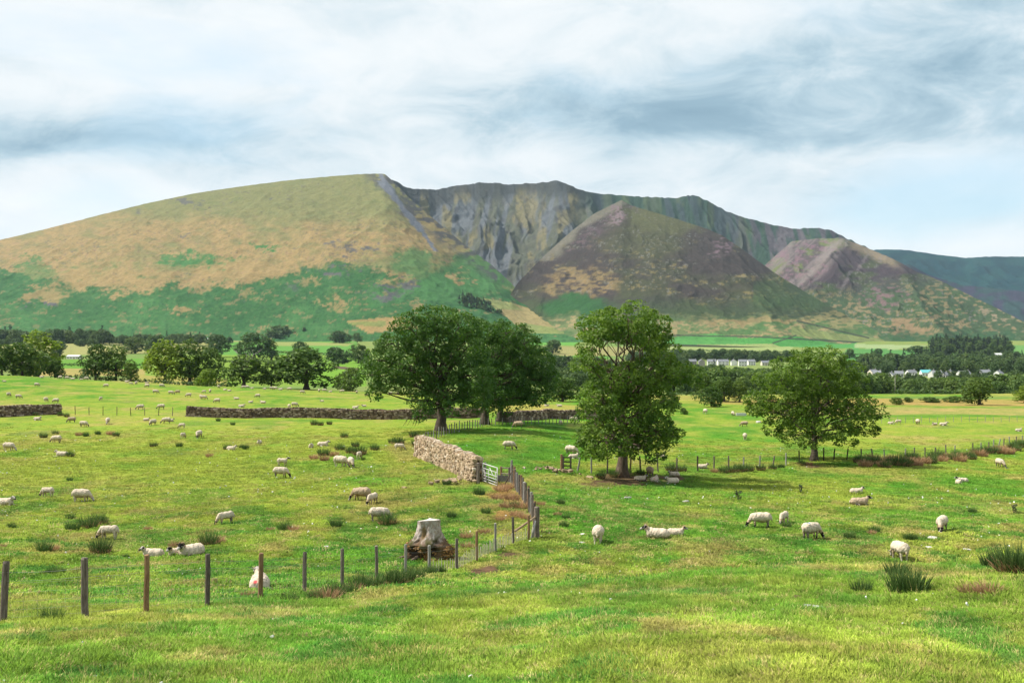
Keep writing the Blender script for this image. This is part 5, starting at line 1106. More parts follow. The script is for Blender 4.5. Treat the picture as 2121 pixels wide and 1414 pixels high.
SH = {'ge': sheep_mesh('graze', True, 1, 1.06), 'gw': sheep_mesh('graze', False, 2, 1.15), 'gt': sheep_mesh('graze', True, 3, 1.1, tan=True), 'gl': sheep_mesh('graze', False, 4, .86, True), 'gld': sheep_mesh('graze', True, 5, .88, True),
      'gq': sheep_mesh('graze', True, 6, 1.08, turn=.9), 'se': sheep_mesh('stand', True, 7, 1.05), 'sl': sheep_mesh('stand', False, 8, .85, True, turn=.3), 'le': sheep_mesh('lie', True, 9, 1.08, turn=.2), 'lw': sheep_mesh('lie', False, 10, 1.05, turn=-.3),
      'll': sheep_mesh('lie', False, 11, .92, True, turn=.9), 'lld': sheep_mesh('lie', True, 12, .92, True, turn=.3), 'lt': sheep_mesh('lie', True, 13, 1.0, tan=True), 'lf': sheep_mesh('lie', True, 14, 1.05, turn=.4),
      'lr': sheep_mesh('lie', False, 15, 1.05, marks=[(-.50, .14, .40, .09, RED), (-.1, .22, .46, .09, RED)], turn=.4), 'gb': sheep_mesh('graze', True, 16, 1.12, marks=[(-.22, 0, .86, .14, BLUE)], turn=-.5), 'lp': sheep_mesh('lie', False, 17, .95, True, marks=[(-.4, -.16, .34, .08, RED)], turn=.5)}
S_ = {'ge': 1, 'gw': 1.04, 'gt': 1, 'gl': .80, 'gld': .80, 'gq': 1, 'se': 1, 'sl': .78, 'le': 1.0, 'lw': .95, 'll': .80, 'lld': .80, 'lt': 1, 'lf': 1.05, 'lr': 1.0, 'gb': 1.05, 'lp': .8}
HEAD = {'R': 0, 'L': 180, 'B': 90, 'F': -90, 'RF': -35, 'LF': -145, 'RB': 40, 'LB': 140, 'FR': -65, 'FL': -115, 'BR': 65, 'BL': 115}
SHEEP = [ # px, ground row, kind, heading, label (None: ranked in its field), scale
 (226, 1118, 'gl', 'L', 'white lamb grazing between two dark rush clumps in the left foreground field'), (168, 1040, 'gw', 'R', 'large shaggy cream ewe grazing near the left edge, facing right'), (99, 1030, 'gl', 'L', 'small lamb grazing just left of the large shaggy ewe'),
 (10, 1047, 'lw', 'R', 'white sheep lying at the very left edge, partly cut off'), (468, 1086, 'gld', 'LF', 'lamb with dark face grazing alone above the big rush clump'), (317, 1154, 'll', 'L', 'white lamb lying behind the near fence, black and white face to the camera'),
 (367, 1152, 'lld', 'FL', 'black faced lamb lying close against the horned ewe'), (396, 1152, 'lf', 'FL', 'horned black faced ewe lying beside a lamb behind the near fence'), (538, 1222, 'lr', 'BL', 'white sheep with red marks lying behind a brown fence post, seen from behind'),
 (749, 1037, 'gt', 'L', 'greyish ewe with black head grazing beside a lamb, mid left field'), (772, 1044, 'gld', 'FL', 'lamb close to the hind end of the greyish ewe'), (785, 1080, 'ge', 'R', 'white ewe with black hind legs and its head behind a rush clump'),
 (585, 966, 'sl', 'R', 'white lamb standing with raised head behind a grazing ewe'), (581, 989, 'ge', 'R', 'ewe with dark legs grazing in front of a standing lamb'), (705, 967, 'gw', 'RF', 'woolly ewe grazing below the rushes, left of a pair'), (727, 968, 'gq', 'FR', 'ewe with dark face coming forward, right of a pair below the rushes'), (744, 951, 'gl', 'B', 'white sheep seen from behind beside the dark rushes'),
 (827, 933, 'gl', 'R', 'sheep grazing against the rushes left of the stone wall'), (1054, 931, 'ge', 'R', 'white ewe with dark face grazing on the green hillock'), (1074, 886, 'gt', 'L', 'woolly ewe grazing high on the hillock, facing left'), (1161, 880, 'gl', 'BR', 'small sheep on the hillock right of the woolly ewe'),
 (1151, 865, 'ge', 'B', 'small sheep at the foot of the tumbled wall'), (1188, 874, 'gw', 'R', 'sheep half hidden by the left side of the tall tree'), (1183, 942, 'ge', 'RF', 'ewe grazing over a lying lamb left of the tall tree'), (1188, 949, 'll', 'R', 'lamb lying under the ewe left of the tall tree'),
 (1316, 938, 'ge', 'L', 'sheep glimpsed through the low branches of the tall tree'), (1340, 926, 'ge', 'R', 'sheep behind the right side of the tall tree'), (1369, 948, 'll', 'L', 'lamb lying in the field right of the tall tree'), (1326, 995, 'lld', 'R', 'tan lamb lying nearest the trunk in the shade'),
 (1346, 987, 'gt', 'B', 'tan sheep standing with its back to us at the leaning post'), (1356, 997, 'lp', 'BR', 'lamb with red mark lying in the shade under the tall tree'), (1396, 986, 'll', 'L', 'white lamb lying against the fence with its head up'), (1393, 1001, 'lw', 'LF', 'white sheep curled up at the right end of the shade'), (1455, 970, 'lld', 'R', 'sheep lying behind the fence right of the shade'),
 (1239, 1126, 'gw', 'B', 'sheep seen from behind on the wheel tracks'), (1361, 1114, 'le', 'L', 'large horned ewe with black and white face lying in mid field'), (1399, 1109, 'lld', 'R', 'white lamb lying back to back with the large horned ewe'), (1576, 1093, 'ge', 'L', 'white ewe with black head grazing towards the left in the right field'),
 (1624, 1085, 'gl', 'FL', 'small lamb nibbling a rush clump between two ewes'), (1680, 1117, 'gb', 'RB', 'shaggy black legged ewe with a blue mark on its rump'), (1774, 1022, 'lld', 'R', 'white lamb with black head lying uphill of the tan ewe'), (1780, 1046, 'lt', 'R', 'tan ewe with dark head lying flat in the right field'),
 (1993, 999, 'lld', 'L', 'black headed sheep lying at far right, behind a white lamb'), (1986, 1002, 'll', 'F', 'white lamb lying in front of the black headed sheep'), (2071, 968, 'gq', 'F', 'small sheep facing us near the right hand fence'), (1951, 1100, 'gq', 'FL', 'ewe grazing head on at the right, facing the camera'), (1864, 1161, 'gw', 'B', 'ewe seen from behind, nearest one in the right field'),
 (1542, 883, 'gt', 'L', 'ewe grazing below the water trough in the far right field'), (1543, 911, 'gw', 'B', 'woolly sheep seen from behind left of the spreading round tree'), (1461, 857, 'gw', 'B', 'tiny sheep near the little round bush'), (1518, 861, 'gq', 'F', 'sheep drinking at the left end of the water trough'), (1132, 841, 'll', 'R', 'tiny sheep lying on the dry slope behind the tumbled wall'), (1159, 842, 'lw', 'L', 'tiny sheep on the dry slope left of the tall tree'),
 (1845, 878, 'll', 'R', None), (1861, 878, 'gl', 'L', None), (1901, 879, 'ge', 'B', None), (1936, 880, 'll', 'L', None), (1954, 881, 'lw', 'R', None), (1761, 851, 'gt', 'L', None), (2110, 893, 'll', 'R', None),
 (9, 791, 'll', 'L', None), (76, 800, 'ge', 'R', None), (86, 780, 'lw', 'R', None), (125, 783, 'ge', 'L', None), (139, 785, 'gw', 'R', None), (151, 783, 'lw', 'L', None), (168, 786, 'll', 'L', None), (179, 786, 'ge', 'L', None), (220, 802, 'ge', 'L', None), (263, 790, 'lw', 'R', None), (271, 797, 'gl', 'R', None), (282, 796, 'gq', 'F', None), (304, 794, 'll', 'R', None), (305, 802, 'ge', 'L', None), (335, 802, 'ge', 'R', None), (322, 815, 'ge', 'R', None), (354, 817, 'ge', 'R', None), (368, 815, 'gt', 'L', None), (391, 822, 'ge', 'LF', None), (416, 826, 'gw', 'B', None), (422, 827, 'ge', 'R', None), (423, 814, 'gl', 'L', None), (435, 813, 'gq', 'F', None), (453, 804, 'ge', 'B', None), (466, 808, 'll', 'R', None), (475, 810, 'lld', 'R', None), (450, 834, 'ge', 'L', None), (490, 827, 'lw', 'L', None), (505, 805, 'ge', 'L', None), (512, 804, 'gw', 'R', None), (522, 803, 'll', 'R', None), (519, 834, 'll', 'R', None),
 (18, 821, 'ge', 'B', None), (38, 825, 'ge', 'R', None), (95, 832, 'gw', 'B', None), (116, 834, 'ge', 'L', None), (209, 829, 'gl', 'F', None), (500, 843, 'lw', 'R', None), (548, 804, 'll', 'L', None), (563, 804, 'ge', 'R', None), (570, 805, 'gw', 'L', None), (581, 805, 'lw', 'R', None), (600, 807, 'ge', 'L', None), (626, 815, 'ge', 'R', None), (661, 809, 'ge', 'F', None), (672, 810, 'gw', 'R', None), (684, 811, 'll', 'R', None), (709, 811, 'ge', 'L', None), (739, 813, 'ge', 'B', None), (534, 823, 'ge', 'L', None), (545, 835, 'lw', 'L', None), (667, 832, 'll', 'L', None), (610, 842, 'ge', 'R', None), (599, 847, 'gw', 'B', None), (736, 846, 'lw', 'R', None), (754, 842, 'll', 'L', None), (760, 822, 'gt', 'R', None), (809, 818, 'ge', 'L', None), (826, 818, 'gw', 'R', None),
 (11, 856, 'gw', 'L', None), (102, 858, 'ge', 'B', None), (77, 870, 'lw', 'R', None), (149, 875, 'gt', 'L', None), (173, 884, 'ge', 'R', None), (223, 878, 'gw', 'F', None), (291, 848, 'ge', 'LF', None), (334, 847, 'ge', 'L', None), (303, 871, 'lld', 'R', None), (317, 880, 'gq', 'FL', None), (345, 877, 'ge', 'L', None), (353, 873, 'lld', 'R', None), (377, 887, 'gl', 'L', None), (379, 908, 'gl', 'B', None), (412, 907, 'gq', 'F', None), (117, 917, 'ge', 'L', None), (18, 934, 'gw', 'R', None), (129, 945, 'lw', 'L', None), (479, 932, 'll', 'R', None), (537, 919, 'lld', 'F', None), (644, 927, 'll', 'F', None), (669, 924, 'lw', 'R', None)]
POSE = {'g': 'grazing', 's': 'standing', 'l': 'lying down'}
def place_sheep():
    rng = random.Random(12); rank = {}
    def region(px, py):
        if px > 1700: return 'in the far right field'
        if py < 852 and not (280 < px < 340 and py > 840): return 'in the field above the dark walls'
        return 'in the pasture below the dark walls'
    un = sorted([s for s in SHEEP if s[4] is None], key=lambda s: s[0]); lab = {}
    for s in un:
        r = region(s[0], s[1]); rank[r] = rank.get(r, 0) + 1
        lab[id(s)] = f'small pale sheep {POSE[s[2][0]]}, {nth(rank[r])} from the left {r}'
    grp = {'in the far right field': 'small sheep in the far right field', 'in the field above the dark walls': 'small sheep in the upper left field', 'in the pasture below the dark walls': 'small sheep in the left pasture'}
    for s in SHEEP:
        px, py, k, hd = s[:4]; dmax = 250 if px < 900 else 400
        p = at(px, py, 0, 258); o = bpy.data.objects.new('lamb' if 'lamb' in (s[4] or '') else 'sheep', SH[k]); COL.objects.link(o)
        o.location = p - Vector((0, 0, .015)); o.rotation_euler = (0, 0, R(HEAD[hd] + rng.uniform(-12, 12))); q = .93 * S_[k] * rng.uniform(.95, 1.06); o.scale = (q, q, q)
        tag(o, s[4] or lab[id(s)], 'lamb' if o.name.startswith('lamb') else 'sheep', None if s[4] else grp[region(px, py)])
        if s[4] and 'horned' in s[4]:
            t = .4 if k == 'lf' else .2; c = Vector((.40 + .17 * math.cos(t), .17 * math.sin(t), .56)); f = Vector((math.cos(t), math.sin(t), 0)); sd = Vector((-f.y, f.x, 0))
            for q2 in (-1, 1):
                mb = MB(); pts = [c + sd * q2 * (.05 + .11 * math.sin(a * .5)) + Vector((0, 0, .09 * math.cos(a) + .0)) - f * (.10 * math.sin(a)) for a in [x * .55 for x in range(8)]]
                mb.tube(pts, [.03, .03, .028, .025, .022, .018, .013, .006], 8); mb.build('horn', M['rail'], o, True)
place_sheep()
# ---------------------------------------------------------------- rushes and tussocks
def blade_mat(name, lo, hi):
    m, nt, b = new_mat(name, 0.7, 0.2); at_ = n_attr(nt, 'Var'); c = n_ramp(nt, at_.outputs['Fac'], [(0, lo), (1, hi)]); oi = nt.nodes.new('ShaderNodeObjectInfo')
    c = n_mix(nt, 1, c, n_ramp(nt, oi.outputs['Random'], [(0, 0.8), (1, 1.2)]), 'MULTIPLY'); nt.links.new(c, b.inputs['Base Color'])
    tr = nt.nodes.new('ShaderNodeBsdfTranslucent'); nt.links.new(c, tr.inputs[0]); mx = nt.nodes.new('ShaderNodeMixShader'); mx.inputs[0].default_value = .25
    nt.links.new(b.outputs[0], mx.inputs[1]); nt.links.new(tr.outputs[0], mx.inputs[2]); nt.links.new(mx.outputs[0], nt.nodes['Material Output'].inputs[0]); return m
M['rush'] = blade_mat('rush_stems', (0.026, 0.072, 0.020), (0.13, 0.20, 0.05)); M['rush_brown'] = blade_mat('dead_rush', (0.19, 0.105, 0.055), (0.58, 0.37, 0.20)); M['straw'] = blade_mat('straw_grass', (0.22, 0.17, 0.07), (0.46, 0.38, 0.18)); M['thistle'] = blade_mat('thistle_leaf', (0.03, 0.05, 0.03), (0.09, 0.11, 0.07))
def blades(seed, n, rad, h, w, spread, curl=0.0, name='stems', bow=.25):
    """upright tapered stems leaning outwards, each of two quads"""
    rng = np.random.default_rng(seed); a = rng.uniform(0, 6.283, n); r = rad * np.sqrt(rng.uniform(0, 1, n)); x, y = r * np.cos(a), r * np.sin(a)
    hh = h * rng.uniform(.5, 1.1, n) * (1 - .35 * (r / rad) ** 2); la = a + rng.normal(size=n) * .6; le = spread * (r / rad * .8 + .2 * rng.uniform(0, 1, n)) * hh
    dx, dy = np.cos(la) * le, np.sin(la) * le; fa = rng.uniform(0, 6.283, n); sx, sy = np.cos(fa) * w, np.sin(fa) * w
    V = []
    for t, ww in ((0, 1.0), (.55, .8), (1.0, .12)):
        cx = x + dx * (t + bow * (t * t - t)); cy = y + dy * (t + bow * (t * t - t)); cz = hh * t * (1 - curl * t) - (.03 if t == 0 else 0)
        V += [np.stack([cx - sx * ww, cy - sy * ww, cz], 1), np.stack([cx + sx * ww, cy + sy * ww, cz], 1)]
    V = np.stack(V, 1).reshape(-1, 3); b = (np.arange(n) * 6)[:, None]
    Fq = np.vstack([b + np.array([[0, 1, 3, 2]]), b + np.array([[2, 3, 5, 4]])])
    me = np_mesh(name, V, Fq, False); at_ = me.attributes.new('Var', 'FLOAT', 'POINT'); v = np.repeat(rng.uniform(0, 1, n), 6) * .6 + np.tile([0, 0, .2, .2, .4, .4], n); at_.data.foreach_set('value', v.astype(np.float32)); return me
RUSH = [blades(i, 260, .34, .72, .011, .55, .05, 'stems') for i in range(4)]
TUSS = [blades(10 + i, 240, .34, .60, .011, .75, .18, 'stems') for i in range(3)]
def rush(px, py, size, brown, label, name='rush_clump', k=0, hgt=1.0, group='rush clumps'):
    p = at(px, py, 0, 258); root = empty(name, p, k * 2.1); tag(root, label, 'rushes' if not brown else 'grass tuft', group)
    o = bpy.data.objects.new('stems', (TUSS if brown else RUSH)[k % 3]); COL.objects.link(o); o.parent = root; o.scale = (size, size, size * hgt)
    me = o.data
    if len(me.materials) == 0: me.materials.append(M['rush'])
    o.material_slots[0].link = 'OBJECT'; o.material_slots[0].material = M['rush_brown' if brown else 'rush']
    if size > .85 and not brown:       # dead stems at the foot of a big clump
        o2 = bpy.data.objects.new('dead_stems', TUSS[(k + 1) % 3]); COL.objects.link(o2); o2.parent = root; o2.scale = (size * .95, size * .95, size * .7)
        if len(o2.data.materials) == 0: o2.data.materials.append(M['rush'])
        o2.material_slots[0].link = 'OBJECT'; o2.material_slots[0].material = M['rush_brown']
g_, b_r = 0, 1
RU = [(24, 1094, .5, 0), (146, 1077, .6, 0), (150, 1098, .8, 0), (181, 1095, 1.1, 0), (204, 1087, 1.1, 0), (208, 1111, .5, 0), (92, 1142, .8, 0), (110, 1140, .6, 1), (209, 1146, 1.05, 0), (260, 1156, .35, 0), (307, 1098, .5, 1), (366, 1134, .75, 1), (433, 1128, 1.0, 0), (452, 1126, .8, 1), (105, 1190, .45, 0), (124, 1188, .45, 0), (355, 1228, .3, 1), (515, 1240, .5, 1), (144, 996, .5, 0), (2, 1136, .5, 1), (106, 1288, .5, 0),
      (589, 1099, .8, 0), (607, 1100, .7, 1), (696, 1091, .75, 0), (802, 1086, 1.15, 0), (560, 1100, .5, 1), (925, 1004, .7, 0), (992, 1026, .85, 0), (935, 1072, .6, 0), (1006, 1063, .6, 0), (676, 1246, .8, 1), (714, 1236, .7, 0), (690, 1240, .7, 0), (745, 1224, .8, 0), (768, 1220, .9, 0), (815, 1214, .95, 0), (835, 1209, .95, 0), (858, 1202, .9, 0), (889, 1192, .7, 0), (910, 1188, .6, 0), (730, 1230, .7, 1), (650, 1247, .5, 0), (600, 1250, .45, 0),
      (1039, 1019, 1.0, 1), (1050, 1012, .9, 1), (1061, 1037, 1.0, 1), (1079, 1053, 1.0, 1), (1048, 1053, .9, 1), (1036, 1079, .6, 1), (1002, 1105, .7, 1), (966, 1114, .7, 1), (969, 1136, .7, 1), (1070, 1070, .8, 1), (1088, 1075, .8, 1), (1030, 1035, .8, 1), (1064, 1052, .7, 0), (1120, 1047, .6, 1),
      (670, 944, 1.2, 0), (672, 953, 1.0, 1), (650, 950, .9, 1), (704, 933, 1.1, 0), (727, 939, 1.1, 0), (745, 942, 1.4, 0), (736, 925, .9, 0), (693, 944, 1.0, 1), (825, 921, 1.4, 0), (812, 918, .9, 0), (776, 932, 1.0, 0), (509, 930, .8, 0), (500, 928, .6, 0), (865, 925, 1.3, 0), (858, 905, 1.2, 0),
      (90, 906, 1.0, 0), (115, 900, .9, 0), (164, 902, 1.0, 1), (178, 903, .8, 0), (203, 900, .8, 0), (229, 900, 1.1, 1), (240, 903, .9, 0), (318, 926, .9, 0), (371, 925, .8, 0), (471, 931, .9, 0), (145, 946, .9, 0), (651, 880, 1.2, 0), (664, 881, 1.0, 0), (682, 879, .9, 0), (713, 906, 1.0, 0), (125, 861, 1.0, 0), (138, 863, 1.0, 0), (74, 860, .9, 0), (452, 872, .8, 0), (434, 946, .8, 1), (482, 880, .8, 0),
      (1161, 1045, .6, 0), (1172, 1075, .5, 0), (1168, 1092, .6, 0), (1155, 1068, .5, 1), (1244, 990, .9, 0), (1273, 988, 1.0, 0), (1296, 985, 1.0, 0), (1326, 984, .9, 0), (1391, 976, 1.2, 0), (1412, 976, 1.0, 0), (1498, 979, 1.0, 0), (1516, 978, 1.2, 0), (1532, 977, 1.2, 0), (1550, 976, 1.2, 0), (1480, 978, .8, 1), (1576, 974, 1.0, 0), (1600, 972, .9, 0), (1618, 970, .8, 0), (1660, 963, .9, 0), (1675, 963, .8, 1),
      (1759, 1115, .65, 0), (1812, 1103, .65, 0), (1806, 1106, .5, 1), (1881, 1118, .55, 0), (1890, 1119, .6, 0), (1860, 1195, .65, 0), (1784, 1228, .5, 0), (1872, 1228, .75, 0), (1888, 1228, .8, 0), (2060, 1178, .75, 0), (2098, 1186, 1.0, 0), (2116, 1188, 1.0, 0), (2014, 1062, .6, 0), (1988, 1108, .4, 0), (1629, 1093, .6, 0), (2104, 1116, .4, 1), (2010, 1232, .5, 1), (2048, 1233, .6, 1)]
rngb = random.Random(31)
for i in range(54):     # dead bracken and bent along the right hand fence
    t = (i + rngb.uniform(-.4, .4)) / 54; px = 1782 + t * 345; py = np.interp(px, [1780, 1850, 1900, 1960, 2020, 2060, 2121], [968, 964, 962, 957, 950, 940, 934]) + rngb.uniform(-12, 3); RU.append((px, py, rngb.uniform(1.1, 1.8), 1 if rngb.random() < .6 else 0))
def place_rushes():
    def region(px, py):
        if py < 990 and px < 880: return 'far out in the left pasture'
        if px < 560: return 'in the near left pasture'
        if px < 1140: return 'along the foreground fences' if py > 1180 or px > 955 else 'around the middle of the left pasture'
        if px < 1700 and py < 1000: return 'under the crooked fence'
        if py < 985: return 'along the right end of the crooked fence'
        return 'in the right hand pasture'
    cnt = {}
    for i, (px, py, s, br) in enumerate(sorted(RU, key=lambda q: q[0])):
        r = region(px, py); key = (r, br); cnt[key] = cnt.get(key, 0) + 1
        sz = 'big' if s > 1 else ('small' if s < .55 else 'medium')
        rush(px, py, s, br, f'{sz} {"tawny dead grass tuft" if br else "dark green rush clump"}, {nth(cnt[key])} from left {r}', 'grass_tuft' if br else 'rush_clump', i, 1.0, ('tawny tufts ' if br else 'rushes ') + r)
place_rushes()
def thistle(px, py, s, label, k):
    p = at(px, py); root = empty('thistle', p); tag(root, label, 'thistle'); rng = random.Random(k); mb = MB()
    for q in range(5):
        a = rng.uniform(0, 6.28); e = Vector((math.cos(a) * .18, math.sin(a) * .18, .7 * rng.uniform(.7, 1.1))) * s; mb.tube([(0, 0, -.05), e * .5, e], [.012, .01, .006], 5)
    mb.build('stem', M['bark_dark'], root); V, Fq, var = leaf_cloud(np.random.default_rng(k), np.array([[rng.uniform(-.15, .15) * s, rng.uniform(-.15, .15) * s, z * s] for z in (.15, .25, .35, .45, .55, .65, .6, .5)]), np.full(8, .13 * s), np.zeros((8, 3)), 24, .05 * s)
    me = np_mesh('leaves', V, Fq, False); at_ = me.attributes.new('Var', 'FLOAT', 'POINT'); at_.data.foreach_set('value', var.astype(np.float32)); link('leaves', me, M['thistle'], root)
thistle(1529, 1036, .9, 'spindly dark thistle standing alone in the middle of the right pasture', 1); thistle(1658, 1020, .8, 'squat dark thistle above the grazing ewes', 2); thistle(2100, 1064, .8, 'dark thistle near the right edge', 3)

# ---------------------------------------------------------------- molehills, loose stones, trough, pole
def molehill(px, py, s, label, k):
    p = at(px, py); n = 18; rng = np.random.default_rng(k); rr = np.linspace(0, 1, 9)[:, None]; a = np.linspace(0, 6.283, n, endpoint=False)[None, :]
    X = rr * np.cos(a) * s; Y = rr * np.sin(a) * s; Z = s * .42 * (1 - rr ** 1.5) + (fbm(X * 9 + k, Y * 9, 3, k) - .45) * s * .3 * (1 - rr * .7) - .03 + 0 * a; V = np.stack([X, Y, Z], -1).reshape(-1, 3); i = np.arange(9 * n).reshape(9, n)
    Fq = np.stack([i[:-1], np.roll(i, -1, 1)[:-1], np.roll(i, -1, 1)[1:], i[1:]], -1).reshape(-1, 4); o = link('molehill', np_mesh('molehill', V, Fq, False), M['soil'], None, p); tag(o, label, 'molehill', 'molehills')
for k, (px, py, s, lb) in enumerate([(1500, 1236, .26, 'dark brown molehill, leftmost on the crest of the bank'), (1588, 1243, .22, 'flattened brown molehill, second along the bank crest'), (1613, 1241, .24, 'brown molehill, third along the bank crest'), (1652, 1240, .24, 'brown molehill, rightmost on the bank crest'), (300, 1302, .14, 'small reddish soil scrape in front of the near fence'), (1844, 1238, .1, 'tiny dark earth mound below the right rushes')]): molehill(px, py, s, lb, k + 1)
for k, (px, py, s, lb) in enumerate([(1683, 1260, .15, 'long pale flat stone lying on the near bank'), (571, 1284, .11, 'white stone in the grass in front of the fence'), (830, 1276, .11, 'white stone below the tussocks by the fence'), (1330, 1270, .1, 'left one of two small white stones on the bank'), (1424, 1272, .1, 'right one of two small white stones on the bank'), (78, 1336, .1, 'white stone at bottom left'), (206, 1358, .1, 'small pale stone near the bottom left'), (1098, 1387, .09, 'pale stone low in the middle foreground'),
                                     (676, 1134, .22, 'pale flat stone in the field left of the stump'), (1300, 1032, .3, 'white flat stone right of the tall tree shade'), (1420, 1040, .3, 'pale stone slab in the right pasture'), (1571, 875, .6, 'pale slab lying under the spreading tree'), (1932, 1116, .3, 'pale flat stone below the head on ewe'), (1925, 1136, .25, 'pale stone between the two right hand ewes'), (2003, 1141, .3, 'pale stone group at far right'), (1205, 1125, .2, 'white stone beside the sheep on the wheel tracks'), (1237, 1146, .2, 'white stone on the wheel tracks'), (1206, 1108, .2, 'pale stone uphill of the wheel track sheep')]):
    p = at(px, py); o = bpy.data.objects.new('loose_stone', STONES[k % 8].copy()); COL.objects.link(o); o.data.materials.clear(); o.data.materials.append(M['stone_pale']); o.location = p + Vector((0, 0, s * .12)); o.scale = (s * (2.2 if 'long' in lb else 1.3), s, s * .5); o.rotation_euler = (.1, .05, k); tag(o, lb, 'stone')
def trough():
    p = at(1535, 861); root = empty('water_trough', p); tag(root, 'grey metal water trough in the far right field', 'trough'); mb = MB(); L, W_, H_ = 1.6, .5, .45
    for c, h in (((0, 0, .06), (L / 2, W_ / 2, .03)), ((0, -W_ / 2, .25), (L / 2, .025, .2)), ((0, W_ / 2, .25), (L / 2, .025, .2)), ((-L / 2, 0, .25), (.025, W_ / 2 - .03, .2)), ((L / 2, 0, .25), (.025, W_ / 2 - .03, .2))): mb.box(c, h)
    mb.build('tank', M['steel'], root); mb = MB(); mb.box((0, 0, .38), (L / 2 - .04, W_ / 2 - .04, .004)); mb.build('water', M['steel'], root)
trough()
def pole(px, d, h, label):
    p = atd(px, d); root = empty('utility_pole', p); tag(root, label, 'pole'); MB().tube([(0, 0, -.3), (0, 0, h)], [.14, .10], 8).build('shaft', M['deadwood'], root, True); MB().box((0, 0, h - .3), (.7, .05, .06)).build('crossarm', M['deadwood'], root)
pole(1854, 420, 8.5, 'pale wooden pole against the river wood'); pole(147, 1300, 9, 'thin pole in the pale far field on the left'); pole(262, 1300, 9, 'thin pole before the left woodland belt'); pole(185, 700, 8, 'pole right of the white roofed barn')

# ---------------------------------------------------------------- farms and cottages
def plain(name, rgb, rgb2, scale=1.5): return noisy_mat(name, [(.3, rgb), (.7, rgb2)], scale, bump=.2, bdist=.02)
M['render_white'] = plain('white_render', (.62, .61, .58), (.76, .75, .72)); M['render_grey'] = plain('grey_stone_wall', (.20, .19, .18), (.34, .32, .30)); M['slate'] = plain('slate_roof', (.13, .14, .155), (.22, .23, .25), 2); M['roof_pale'] = plain('pale_sheet_roof', (.50, .50, .50), (.64, .64, .64)); M['roof_teal'] = plain('teal_roof', (.10, .36, .38), (.15, .45, .46)); M['render_cream'] = plain('cream_render', (.52, .47, .38), (.64, .58, .48))
mm, nt_, b_ = new_mat('window_glass', .08, .6); nn = n_noise(nt_, 2, 2); nt_.links.new(n_ramp(nt_, nn.outputs['Fac'], [(.3, (.02, .025, .03)), (.7, (.05, .06, .07))]), b_.inputs['Base Color']); M['glass'] = mm
def house(label, px, py, L, W_, H_, rh, wall, roof, rz=0.0, wins=3, chim=1, name='cottage', cat='house', gable=False):
    p = at(px, py, 500); root = empty(name, p - Vector((0, 0, .2)), rz); tag(root, label, cat); l, w = L / 2, W_ / 2
    wb = MB(); wb.add([(-l, -w, 0), (l, -w, 0), (l, w, 0), (-l, w, 0), (-l, -w, H_), (l, -w, H_), (l, w, H_), (-l, w, H_), (-l, 0, H_ + rh), (l, 0, H_ + rh)], [(0, 1, 5, 4), (1, 2, 6, 9, 5), (2, 3, 7, 6), (3, 0, 4, 8, 7)]); wb.build('wall', M[wall], root)
    o = .35; y0 = w + o; zl = H_ - rh * o / w; rb = MB(); t = .18; e = l + .3
    for s in (-1, 1): rb.add([(-e, s * y0, zl + .02), (e, s * y0, zl + .02), (e, 0, H_ + rh + .02), (-e, 0, H_ + rh + .02), (-e, s * y0, zl + t), (e, s * y0, zl + t), (e, 0, H_ + rh + t), (-e, 0, H_ + rh + t)], [(0, 1, 2, 3), (4, 7, 6, 5), (0, 4, 5, 1), (1, 5, 6, 2), (2, 6, 7, 3), (3, 7, 4, 0)])
    rf = rb.build('roof', M[roof], root)
    for c in range(chim): MB().box(((-1) ** c * (l - .7), 0, H_ + rh + .45), (.45, .35, .75)).build('chimney', M['render_grey'], rf)
    def win(x, z, a, b, nm='window', y=None, side=None):
        f = MB().box((x, -w - .03, z), (a + .08, .05, b + .08)).build(nm, M['render_white' if wall != 'render_white' else 'render_grey'], root); MB().box((x, -w - .09, z), (a, .02, b)).build('pane', M['glass'], f)
    rows = [1.5] if H_ < 4 else [1.5, H_ - 1.3]
    for r in rows:
        for k in range(wins):
            x = -l + L * (k + .5) / wins
            if r == 1.5 and k == wins // 2 and wins > 1: MB().box((x, -w - .03, 1.1), (.5, .05, 1.05)).build('door', M['bark_dark'], root); continue
            win(x, r, .5, .6)
    return root
house('grey stone farmhouse at the left edge below the wood', 12, 704, 22, 9, 6.5, 3.5, 'render_grey', 'slate', .1, 4, 2, 'farmhouse'); house('white cottage joined to the grey farmhouse', 31, 704, 11, 8, 5, 2.5, 'render_white', 'slate', .1, 3, 1)
house('low white barn with pale sheet roof behind the left trees', 154, 743, 14, 8, 3.0, 1.4, 'render_white', 'roof_pale', -.1, 4, 0, 'barn', 'barn'); house('grey farm shed with pale roof beyond the trio of trees', 422, 706, 20, 9, 4, 2.4, 'render_grey', 'roof_pale', 0, 3, 0, 'barn', 'barn')
for k, (px, L, wl, lb, dd) in enumerate([(1434, 12, 'render_grey', 'grey stone house at the left end of the cottage row', 757), (1453, 13, 'render_grey', 'second house of the cottage row, grey with dark gables', 757), (1474, 14, 'render_white', 'third house of the cottage row, white with gables', 757), (1497, 16, 'render_white', 'fourth and longest white cottage of the row', 757), (1520, 12, 'render_white', 'fifth white cottage of the row', 757), (1538, 12, 'render_white', 'sixth white cottage of the row', 757), (1556, 12, 'render_white', 'seventh white cottage, right end of the row', 757)]): house(lb, px, dd + (k % 3 - 1), L * (.8 + .1 * (k % 2)), 7.5, 5.2 + .5 * (k % 3), 2.6, wl, 'slate', (.06, 1.5, -.08)[k % 3], 3 if k % 3 != 1 else 2, 1)
house('pale cottage between the row and the spreading tree', 1585, 757, 11, 7, 4.2, 2.6, 'render_cream', 'slate', .1, 3, 1)
